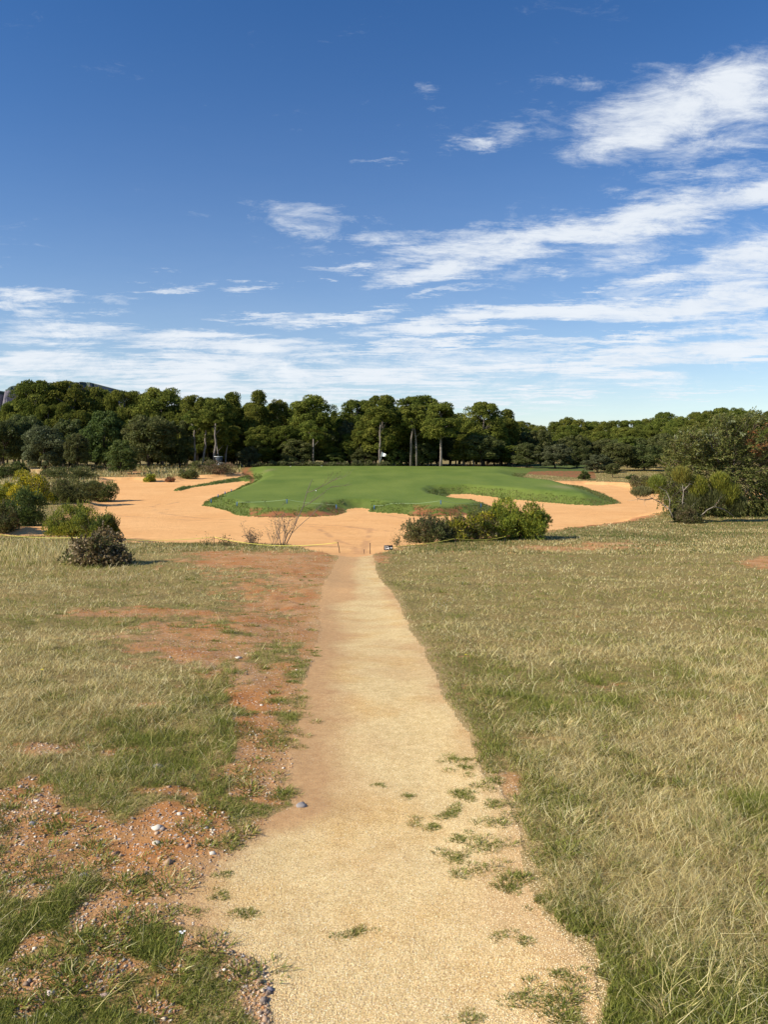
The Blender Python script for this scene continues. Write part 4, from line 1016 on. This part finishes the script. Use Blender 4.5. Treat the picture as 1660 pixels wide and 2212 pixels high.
# ------------------------------------------------------------------ rope fences, stakes, sign, flag, cart, balls
M['ropey'] = simple_mat('yellow_rope', (.74, .68, .14), .7, .2, .12, 60)
M['ropep'] = simple_mat('pale_rope', (.36, .46, .26), .7, .2, .12, 60)
M['stake'] = simple_mat('dark_stake', (.045, .035, .03), .7, .3, .3, 20)
M['blue'] = simple_mat('blue_stake', (.05, .14, .33), .6, .3, .2, 20)
M['white'] = simple_mat('white_paint', (.82, .82, .80), .5, .3, .05, 10)
M['black'] = simple_mat('black_panel', (.015, .016, .02), .45, .4, .2, 10)
M['cap'] = simple_mat('yellow_cap', (.85, .72, .04), .5, .3, .1, 10)
def stake(x, ytop, ybot, mat, name, label, r=.013, dx=0, group=None, Yw=None):
    X, Y = i2w(x+dx, ybot); X = float(X); Y = float(Y)
    if Yw: Y = Yw; X = (x+dx-CX)/F*Y
    z = gz(X, Y); zt = EYE+(HY-ytop)/F*Y; h = max(zt-z, .12)
    e = empty(name, (X, Y, z)); tag(e, label, 'stake', group)
    tx = -dx/F*Y
    mb = MB(); mb.tube([(0, 0, -.1), (tx*.5, 0, h*.5), (tx, 0, h-.01)], r, 6); mb.build('shaft', [mat], e, True)
    mb = MB(); mb.tube([(tx, 0, h-.012), (tx, 0, h+.006), (tx, 0, h+.012)], [r*1.3, r*1.3, r*.6], 8); mb.build('cap', [M['cap'] if 'yellow' in (label or '') else mat], e, True)
    return np.array([X+tx, Y, z+h])
def rope(a, b, sag, mat, r, label, group, name='rope'):
    t = np.linspace(0, 1, 24)[:, None]; P = a+(b-a)*t; P[:, 2] -= (4*t*(1-t))[:, 0]*sag
    zg = height(P[:, 0], P[:, 1]); P[:, 2] = np.maximum(P[:, 2], zg+.02)
    o = P[0].copy(); mb = MB(); mb.tube(P-o, r, 5); ob = mb.build(name, [mat], None, True); ob.location = o
    return tag(ob, label, 'rope', group)
p1 = stake(462, 1160, 1178, M['stake'], 'rope_stake', 'dark stake in the grass beside the small green brown clump')
p2 = stake(730, 1172, 1194, M['stake'], 'rope_stake', 'leaning dark stake on the left of the bunker entrance', dx=5)
stake(800, 1174, 1195, M['stake'], 'rope_stake', 'upright dark stake on the right of the bunker entrance')
stake(787, 1188, 1194, M['stake'], 'rope_stake', 'short stub of a stake beside the bunker entrance', r=.01)
p3 = stake(985, 1163, 1180, M['stake'], 'rope_stake', 'dark stake in front of the gorse bushes')
p4 = stake(1092, 1159, 1174, M['stake'], 'rope_stake', 'dark stake with a yellow tip at the end of the right rope')
p0 = stake(-40, 1150, 1175, M['stake'], 'rope_stake', 'dark stake beyond the left picture edge')
p01 = stake(195, 1160, 1180, M['stake'], 'rope_stake', 'dark stake hidden behind the brown leaved bush')
Ms = (.0125)
rope(p0, p01, .10, M['ropey'], .0085, 'yellow rope span left of the brown leaved bush', 'yellow rope fence')
rope(p01, p1, .12, M['ropey'], .0085, 'yellow rope span between the brown leaved bush and the first dark stake', 'yellow rope fence')
rope(p1, p2, .20, M['ropey'], .0085, 'yellow rope span passing in front of the bare sapling', 'yellow rope fence')
pS = i3(838, 1181, 26.0)
rope(pS, p3, .06, M['ropey'], .0085, 'yellow rope span from the arrow sign to the stake before the gorse', 'yellow rope fence')
rope(p3, p4, .09, M['ropey'], .0085, 'yellow rope span in front of the largest gorse', 'yellow rope fence')
# blue stakes on the bank of the green
def bstake(x, y_, Y, h, label):
    X = (x-CX)/F*Y; z = gz(X, Y); e = empty('blue_stake', (X, Y, z)); tag(e, label, 'stake', 'blue stakes on the green')
    MB().tube([(0, 0, -.1), (0, 0, h-.01)], .035, 6).build('shaft', [M['blue']], e, True)
    MB().tube([(0, 0, h-.012), (0, 0, h+.01), (0, 0, h+.02)], [.042, .042, .02], 8).build('cap', [M['blue']], e, True)
    return np.array([X, Y, z+h])
q = [bstake(512, 0, 56, .30, 'blue stake at the left end of the pale rope'), bstake(620, 0, 54.5, .28, 'blue stake in the middle of the left pale rope'), bstake(727, 0, 54.5, .28, 'blue stake just left of the sandy ramp')]
q2 = [bstake(809, 0, 55.5, .28, 'blue stake just right of the sandy ramp'), bstake(953, 0, 53.5, .26, 'blue stake above the red soil bank'), bstake(1040, 0, 55, .26, 'blue stake near the right hand sand pocket')]
bstake(456, 0, 61, .3, 'blue stake nearest the left tip of the green'); bstake(471, 0, 64.5, .3, 'second blue stake up the left edge of the green')
bstake(500, 0, 72, .3, 'third blue stake up the left edge of the green'); bstake(486, 0, 68, .3, 'blue stake between the second and third up the left edge')
for i in range(2): rope(q[i], q[i+1], .07, M['ropep'], .011, ['pale rope span at the far left of the green front', 'pale rope span ending at the sandy ramp'][i], 'pale rope along the green')
for i in range(2): rope(q2[i], q2[i+1], .10, M['ropep'], .011, ['pale rope span starting right of the sandy ramp', 'pale rope span towards the right sand pocket'][i], 'pale rope along the green')
# low arrow sign with buggy pictogram
YS = 26.0; XS = (839.5-CX)/F*YS; ZS = gz(XS, YS)
e = empty('direction_sign', (XS, YS, ZS)); tag(e, 'small low black sign with white buggy symbol and right arrow beside the path end', 'sign')
zc = EYE+(HY-1188)/F*YS-ZS; sw, sh = 19/F*YS, 10.5/F*YS
if zc-sh/2 < .03: zc = sh/2+.03
MB().box((0, 0, zc), (sw, .02, sh)).build('panel', [M['black']], e)
mb = MB(); mb.tube([(-.1, .02, -.1), (-.1, .02, zc)], .008, 6); mb.tube([(.1, .02, -.1), (.1, .02, zc)], .008, 6); mb.build('posts', [M['stake']], e)
def plate(name, polys, y0, parent):
    mb = MB()
    for pl in polys:
        P = np.array([(a*sw/2, y0, zc+b*sh/2) for a, b in pl]+[(a*sw/2, y0+.004, zc+b*sh/2) for a, b in pl]); n = len(pl)
        t = [(0, i, i+1) for i in range(1, n-1)]; qd = [(i, (i+1) % n, (i+1) % n+n, i+n) for i in range(n)]
        mb.add(P, qd, t)
    return mb.build(name, [M['white']], parent)
def disc(cx, cz, r, asp): return [(cx+math.cos(t)*r, cz+math.sin(t)*r*asp) for t in np.linspace(0, 6.283, 13)[:-1]]
asp = sw/sh
plate('buggy_symbol', [[(-.80,-.42),(.18,-.42),(.16,-.02),(.02,.12),(-.12,.0),(-.28,.0),(-.34,-.14),(-.50,-.14),(-.58,.10),(-.76,.06),(-.84,-.2)],
    [(-.70,.66),(-.05,.66),(.0,.54),(-.74,.54)], [(-.70,.56),(-.62,.56),(-.64,.06),(-.72,.06)], [(-.14,.56),(-.06,.56),(.06,.08),(-.02,.08)], disc(-.62,-.46,.13,asp), disc(.02,-.46,.13,asp)], -.0165, e)
plate('arrow_symbol', [[(.36,.14),(.58,.14),(.58,-.14),(.36,-.14)], [(.58,.50),(.84,.0),(.58,-.50)]], -.0165, e)
# flag
YF = 117.0; XF = (819.5-CX)/F*YF; ZF = gz(XF, YF)
e = empty('golf_flag', (XF, YF, ZF)); tag(e, 'white flag on a thin leaning pole at the back of the green', 'flag')
top = np.array([.42, 0, 2.12])
mb = MB(); mb.tube([(0, 0, -.05), top*.25], .022, 6); mb.build('pole_base', [M['stake']], e, True)
mb = MB(); mb.tube([top*.25, top], .022, 6); mb.build('pole', [M['white']], e, True)
nx, nz = 8, 5; Pn = []
for i in range(nx):
    for j in range(nz):
        u = i/(nx-1); w_ = j/(nz-1); Pn.append((top[0]-.06*w_*.9+.02+u*.62, .07*math.sin(u*5+w_), top[2]-.03-w_*.62*(1-.05*u)-u*(.22*(1-w_)+.04)))
qd = [(i*nz+j, (i+1)*nz+j, (i+1)*nz+j+1, i*nz+j+1) for i in range(nx-1) for j in range(nz-1)]
MB().add(Pn, qd).build('flag_cloth', [M['white']], e, True)
# golf cart under the bare trunks
YC = 119.0; XC = (471-CX)/F*YC; ZC = gz(XC, YC)
M['glass'] = simple_mat('tinted_screen', (.06, .07, .08), .15, .5, .1)
M['tyre'] = simple_mat('tyre_rubber', (.02, .02, .02), .8, .2, .2)
def cart(X, Y, z, rz, label):
    e = empty('golf_cart', (X, Y, z), rz); tag(e, label, 'golf cart')
    mb = MB(); mb.box((0, 0, 1.78), (1.15, 1.45, .05)); mb.box((0, 0, 1.815), (.95, 1.25, .03)); mb.build('roof', [M['white']], e)
    mb = MB()
    for sx in (-.5, .5): mb.tube([(sx, -.62, 1.76), (sx, -.72, .85)], .022, 6); mb.tube([(sx, .62, 1.76), (sx, .75, .75)], .022, 6)
    mb.build('roof_struts', [M['black']], e)
    mb = MB()
    pr = [(-1.15,.35),(-1.2,.60),(-1.0,.82),(-.72,.88),(-.66,.45),(.05,.40),(.08,.62),(1.0,.66),(1.15,.55),(1.15,.32)]
    n = len(pr); P = [(-.55, a, b) for a, b in pr]+[(.55, a, b) for a, b in pr]
    mb.add(P, [(i, (i+1) % n, (i+1) % n+n, i+n) for i in range(n)], [(0, i+1, i) for i in range(1, n-1)]+[(n, n+i, n+i+1) for i in range(1, n-1)])
    mb.build('body', [M['white']], e)
    MB().box((0, .30, .70), (1.0, .5, .12)).build('seat', [M['black']], e)
    MB().box((0, .56, 1.0), (1.0, .10, .42)).build('backrest', [M['black']], e)
    MB().box((0, -.69, 1.30), (1.0, .012, .75)).build('windscreen', [M['glass']], e)
    for sx in (-.52, .52):
        for sy in (-.82, .78):
            w = MB(); w.tube([(sx-.08, sy, .23), (sx+.08, sy, .23)], .23, 14); w.build('wheel', [M['tyre']], e, True)
    return e
cart(XC, YC, ZC+.05, .45, 'white roofed golf cart parked under the bare pine trunks')
# golf balls on the green
def ball(x, Y, label):
    X = (x-CX)/F*Y; z = gz(X, Y); mb = MB(); k = 8; pts = [(0, 0, -.05+.1*i/(k-1)) for i in range(k)]
    mb.tube(pts, [max(.004, math.sqrt(max(0, .05**2-(p[2])**2))) for p in pts], 10); o = mb.build('tee_marker', [M['white']], None, True); o.location = (X, Y, z+.05)
    tag(o, label, 'marker ball')
ball(683, 68, 'white ball on the green right of the sapling top'); ball(628, 114, 'white ball at the back edge of the green, left one'); ball(695, 114, 'white ball at the back edge of the green left of the flag')

# ------------------------------------------------------------------ wild flowers
M['yellowp'] = simple_mat('yellow_petals', (.85, .72, .03), .6, .2, .1, 20)
M['whitep'] = simple_mat('white_petals', (.80, .80, .76), .6, .2, .05, 20)
M['stemg'] = simple_mat('flower_stem', (.08, .13, .03), .7, .2, .2, 20)
def flower(x, y_, r, h, mat, label, group):
    X, Y = i2w(x, y_); X = float(X); Y = float(Y); z = gz(X, Y); r = max(r, .7*Y/769*.8)
    e = empty('wildflower', (X, Y, z)); tag(e, label, 'flower', group)
    MB().tube([(0, 0, -.01), (.01, 0, h*.5), (.015, 0, h)], .0022, 4).build('stem', [M['stemg']], e)
    mb = MB(); n = 8; P = [(.015, 0, h+.002)]
    for i in range(n*2):
        a = i*math.pi/n; q = r if i % 2 == 0 else r*.6; P.append((.015+math.cos(a)*q, math.sin(a)*q, h+.004+(r*.25 if i % 2 == 0 else 0)))
    mb.add(P, None, [(0, i+1, (i+1) % (n*2)+1) for i in range(n*2)]); mb.build('petals', [mat], e)
for x, y_ in ((1173,1266),(1158,1262),(1003,1431),(1445,1306),(1548,1264),(1519,1243),(1522,1242),(1573,1212),(1576,1199),(1617,1222),(1610,1208),(1395,1196),(1497,1310),(1232,1230),(1352,1290),(1590,1228),(86,1478)):
    flower(x, y_, .014, .09, M['yellowp'], 'small yellow wildflower standing in the dry grass', 'yellow wildflowers')
for x, y_ in ((940,1302),(946,1306),(952,1300),(958,1309),(948,1311),(965,1304),(972,1308),(935,1308),(962,1312),(978,1304),(955,1314)):
    flower(x, y_, .009, .07, M['whitep'], 'tiny white flower in the cluster right of the path', 'white flower cluster')
for x, y_ in ((383,2050),(388,2046),(379,2047)):
    flower(x, y_, .006, .05, M['whitep'], 'tiny white flower in the bottom left grass', 'white flowers in the left grass')
for x, y_ in ((1411,1127),(1415,1120),(1420,1124)):
    flower(x, y_, .02, .15, M['whitep'], 'tiny white flower on the grassy shoulder left of the broom', 'white flowers on the shoulder')

# ------------------------------------------------------------------ distant mesa
m, nt, out = new_mat('mountain_rock'); P_ = pos_vec(nt)
gn = nd(nt, 'ShaderNodeNewGeometry'); sx = nd(nt, 'ShaderNodeSeparateXYZ'); nt.links.new(gn.outputs['Normal'], sx.inputs[0])
mp = nd(nt, 'ShaderNodeMapping'); mp.inputs['Scale'].default_value = (.012, .012, .05); nt.links.new(P_, mp.inputs[0])
f = noise(nt, mp.outputs[0], 1.0, 7, .65)
rock = ramp(nt, f, [(0.3, (.16, .15, .18)), (0.55, (.25, .22, .24)), (0.75, (.36, .30, .29))])
f2 = noise(nt, P_, .012, 6, .7)
veg = mth(nt, 'GREATER_THAN', mth(nt, 'ADD', sx.outputs[2], mth(nt, 'MULTIPLY', f2, .9)), 1.0)
c = mixc(nt, veg, rock, (.085, .11, .09)); principled(nt, out, c, .95, None, .05)
YM = 3600.0
xs = np.linspace(-260, 330, 240); top = np.interp(xs, [-260,-100,0,15,22,60,80,120,150,190,203,212,235,260,330], [860,850,845,843,834,832,828,824,824,825,829,838,850,870,985])
top = top+(fbm(xs, xs*0, 5, 3, 300)-.5)*4
prof = [(1.02, 1.0), (0.995, .985), (.96, .86), (.90, .70), (.84, .64), (.76, .40), (.66, .26), (.4, .08), (0, 0)]
rowsM = []
for j, (hz, dpt) in enumerate([(1.0, 500), (1.0, 0), (.86, -15), (.72, -30), (.64, -160), (.50, -180), (.38, -220), (.2, -500), (-.1, -900)]):
    Yr = YM+dpt+90*(fbm(xs, xs*0+j*.35, 16, 4, 310)-.5)*(2 if j > 0 else 0)
    H_ = (HY-top)/F*YM
    Zr = EYE+H_*(hz+(fbm(xs, xs*0+j, 9, 3, 320)-.5)*.10*(1 if j > 1 else .15))
    rowsM.append(np.stack([(xs-CX)/F*YM, Yr, Zr], 1))
VM = np.vstack(rowsM); k = len(xs)
qM = [(j*k+i, (j+1)*k+i, (j+1)*k+i+1, j*k+i+1) for j in range(len(rowsM)-1) for i in range(k-1)]
tag(mobj('mountain', mesh_np('mountain', VM, qM, None, [m])), kind='structure')

# ------------------------------------------------------------------ sky with clouds, sun
SUN = Vector((-.78, -.34, .56)).normalized()
el = math.asin(SUN.z); az = math.atan2(SUN.x, SUN.y)
w = bpy.data.worlds.new('World'); sc.world = w; w.use_nodes = True; nt = w.node_tree; nt.nodes.clear()
out = nd(nt, 'ShaderNodeOutputWorld'); bg = nd(nt, 'ShaderNodeBackground'); nt.links.new(bg.outputs[0], out.inputs[0])
sky = nd(nt, 'ShaderNodeTexSky', sky_type='NISHITA'); sky.sun_disc = False; sky.sun_elevation = el; sky.sun_rotation = az % (2*math.pi)
sky.air_density = 1.0; sky.dust_density = .25; sky.ozone_density = 2.5; sky.altitude = 200
hs = nd(nt, 'ShaderNodeHueSaturation'); hs.inputs['Saturation'].default_value = 1.32; hs.inputs['Hue'].default_value = .509
nt.links.new(sky.outputs[0], hs.inputs['Color'])
tc = nd(nt, 'ShaderNodeTexCoord'); s3 = nd(nt, 'ShaderNodeSeparateXYZ'); nt.links.new(tc.outputs['Generated'], s3.inputs[0])
yv = mth(nt, 'MAXIMUM', s3.outputs[1], .08)
uu = mth(nt, 'DIVIDE', s3.outputs[0], yv); vv = mth(nt, 'DIVIDE', s3.outputs[2], yv)
# cloud layer coordinates: direction hits a flat layer overhead
zz = mth(nt, 'ADD', mth(nt, 'MAXIMUM', s3.outputs[2], 0.0), .045)
cxn = mth(nt, 'DIVIDE', s3.outputs[0], zz); cyn = mth(nt, 'DIVIDE', s3.outputs[1], zz)
cb = nd(nt, 'ShaderNodeCombineXYZ'); nt.links.new(cxn, cb.inputs[0]); nt.links.new(cyn, cb.inputs[1])
mp = nd(nt, 'ShaderNodeMapping'); mp.inputs['Rotation'].default_value = (0, 0, R(-14)); mp.inputs['Scale'].default_value = (.8, 1.7, 1); nt.links.new(cb.outputs[0], mp.inputs[0])
nA = noise(nt, mp.outputs[0], 1.6, 12, .70, .35)
nB = noise(nt, None, 1.0, 10, .72, .5); mp2 = nd(nt, 'ShaderNodeMapping'); mp2.inputs['Scale'].default_value = (13, 13, 34); mp2.inputs['Rotation'].default_value = (0, R(-10), 0)
nt.links.new(tc.outputs['Generated'], mp2.inputs[0]); nt.links.new(mp2.outputs[0], nB.node.inputs['Vector'])
cg = nd(nt, 'ShaderNodeCombineXYZ'); nt.links.new(uu, cg.inputs[0]); nt.links.new(vv, cg.inputs[1])
mp3 = nd(nt, 'ShaderNodeMapping'); mp3.inputs['Rotation'].default_value = (0, 0, R(-9)); mp3.inputs['Scale'].default_value = (9, 26, 1); nt.links.new(cg.outputs[0], mp3.inputs[0])
nC = noise(nt, mp3.outputs[0], 1.0, 12, .74, 1.0)
nA = mth(nt, 'ADD', mth(nt, 'MULTIPLY', nA, .34), mth(nt, 'ADD', mth(nt, 'MULTIPLY', nB, .26), mth(nt, 'MULTIPLY', nC, .40)))
# warp the placement a little with noise so the cloud edges are ragged
nW = nd(nt, 'ShaderNodeTexNoise'); nW.inputs['Scale'].default_value = 1.1; nW.inputs['Detail'].default_value = 10; nW.inputs['Roughness'].default_value = .72; nt.links.new(mp.outputs[0], nW.inputs['Vector'])
sW = nd(nt, 'ShaderNodeSeparateColor'); nt.links.new(nW.outputs['Color'], sW.inputs[0])
wu = mth(nt, 'MULTIPLY_ADD', sW.outputs[0], .30, -.15); wv = mth(nt, 'MULTIPLY_ADD', sW.outputs[1], .11, -.055)
uw = mth(nt, 'ADD', uu, wu); vw = mth(nt, 'ADD', vv, wv)
CL = [(1470,240,190,70,18,.85),(1610,200,130,75,15,.9),(1400,290,150,38,8,.75),(1560,320,150,28,8,.55),(1290,165,95,18,5,.33),(1035,303,60,17,6,.6),(1120,268,95,22,18,.42),(930,187,34,20,0,.30),(925,228,34,16,10,.25),(860,348,90,7,1,.36),(1140,325,30,12,0,.25),
      (930,585,130,26,6,.95),(1040,540,200,38,10,.9),(1230,498,250,32,5,.9),(1460,455,220,40,10,.95),(1640,410,150,42,12,.95),(690,470,200,26,-5,.44),(700,512,170,18,-5,.46),(850,520,120,16,0,.55),(950,632,150,8,8,.55),(1540,370,130,16,10,.45),
      (1600,560,160,42,10,.9),(1470,595,120,18,8,.75),(1620,620,150,34,8,.8),(1330,608,40,9,8,.6),(1255,616,32,8,5,.7),(1350,545,120,14,8,.5),(1200,578,50,8,0,.5),
      (545,624,66,11,6,.6),(345,632,90,10,5,.6),(340,598,50,8,0,.35),(45,655,110,26,-6,.75),(190,650,130,12,-6,.45),(725,580,90,10,0,.5),(640,600,25,7,5,.5),
      (1000,695,190,20,6,.95),(1200,675,260,24,3,.95),(1480,660,220,30,6,.95),(1640,650,150,30,5,.9),(720,682,150,14,4,.8),(560,680,90,10,4,.6),
      (180,720,220,26,-4,.7),(450,745,280,26,-2,.85),(800,765,260,16,2,.85),(1050,740,260,12,2,.8),(1300,740,260,16,5,.8),(1580,735,200,40,6,.95),(60,790,260,30,0,.85),(350,800,380,30,0,.9),(760,820,300,26,4,.9),(1080,800,260,22,5,.9),(1350,780,300,26,5,.95),(1600,770,160,20,4,.85),
      (850,860,300,20,0,.75),(350,850,500,40,0,.75),(1200,846,300,12,3,.8),(1540,850,200,9,3,.75),(1100,875,250,14,0,.5),
      (830,800,1100,70,0,.55),(1350,600,420,150,8,.34),(700,495,260,50,-3,.36),(1100,280,260,60,12,.22),
      (-300,600,300,120,0,.5),(2100,500,300,160,0,.8),(2200,800,400,120,0,.8),(-400,800,400,100,0,.8)]
acc = None
for cx, cy, rx, ry, ang, wt in CL:
    u0 = (cx-CX)/F; v0 = (HY-cy)/F; a = R(ang)
    du = mth(nt, 'SUBTRACT', uw, u0); dv = mth(nt, 'SUBTRACT', vw, v0)
    e1 = mth(nt, 'MULTIPLY_ADD', du, math.cos(a)*F/rx, mth(nt, 'MULTIPLY', dv, math.sin(a)*F/rx))
    e2 = mth(nt, 'MULTIPLY_ADD', du, -math.sin(a)*F/ry, mth(nt, 'MULTIPLY', dv, math.cos(a)*F/ry))
    r2 = mth(nt, 'MULTIPLY_ADD', e1, e1, mth(nt, 'MULTIPLY', e2, e2))
    gsn = mth(nt, 'MULTIPLY', mth(nt, 'EXPONENT', mth(nt, 'MULTIPLY', r2, -.85)), wt)
    acc = gsn if acc is None else mth(nt, 'ADD', acc, gsn) if False else (gsn if acc is None else mth(nt, 'MAXIMUM', acc, gsn))
dn = mth(nt, 'MULTIPLY_ADD', nA, 6.2, -3.1)
den = mth(nt, 'ADD', mth(nt, 'MULTIPLY', acc, 1.38), mth(nt, 'MULTIPLY', dn, mth(nt, 'MULTIPLY_ADD', acc, .35, .45)))
mr = nd(nt, 'ShaderNodeMapRange', interpolation_type='SMOOTHSTEP'); mr.inputs[1].default_value = .06; mr.inputs[2].default_value = 1.28; nt.links.new(den, mr.inputs[0])
base_ = mth(nt, 'MULTIPLY', mr.outputs[0], .92)
# faint veil low over the horizon
veil = mth(nt, 'MULTIPLY', mth(nt, 'EXPONENT', mth(nt, 'MULTIPLY', mth(nt, 'MAXIMUM', vv, 0.0), -6.5)), .52)
den2 = mth(nt, 'MAXIMUM', base_, veil)
ccol = ramp(nt, nA, [(.25, (.66, .72, .80)), (.7, (.86, .89, .92))])
cs = nd(nt, 'ShaderNodeMix', data_type='RGBA', blend_type='MULTIPLY'); cs.inputs[0].default_value = 1
CLOUD = 8.6
nt.links.new(ccol, cs.inputs[6]); cs.inputs[7].default_value = (CLOUD, CLOUD, CLOUD, 1)
fin = mixc(nt, den2, hs.outputs[0], cs.outputs[2])
nt.links.new(fin, bg.inputs[0]); bg.inputs[1].default_value = .098

sl = bpy.data.lights.new('sun', 'SUN'); sl.energy = 5.0; sl.angle = R(.53); sl.color = (1, .92, .78)
so_ = bpy.data.objects.new('sun', sl); COL.objects.link(so_); so_.rotation_euler = SUN.to_track_quat('Z', 'Y').to_euler(); so_.location = (-30, -20, 40)

# ------------------------------------------------------------------ camera
cam = bpy.data.cameras.new('camera'); co = bpy.data.objects.new('camera', cam); COL.objects.link(co)
co.location = (0, 0, EYE); co.rotation_euler = (R(90), 0, 0)
cam.sensor_fit = 'VERTICAL'; cam.sensor_height = 36; cam.sensor_width = 27; cam.lens = 36*F/2212
cam.shift_y = -(1106-HY)/2212; cam.clip_start = .05; cam.clip_end = 12000
sc.camera = co
sc.cycles.max_bounces = 5; sc.cycles.diffuse_bounces = 3; sc.cycles.transmission_bounces = 3
sc.render.resolution_x = 769; sc.render.resolution_y = 1024
sc.view_settings.view_transform = 'Standard'; sc.view_settings.look = 'None'; sc.view_settings.exposure = 0.40; sc.view_settings.gamma = 1
print('faces', sum(len(o.data.polygons) for o in sc.objects if o.type == 'MESH'), 'objects', len(sc.objects))
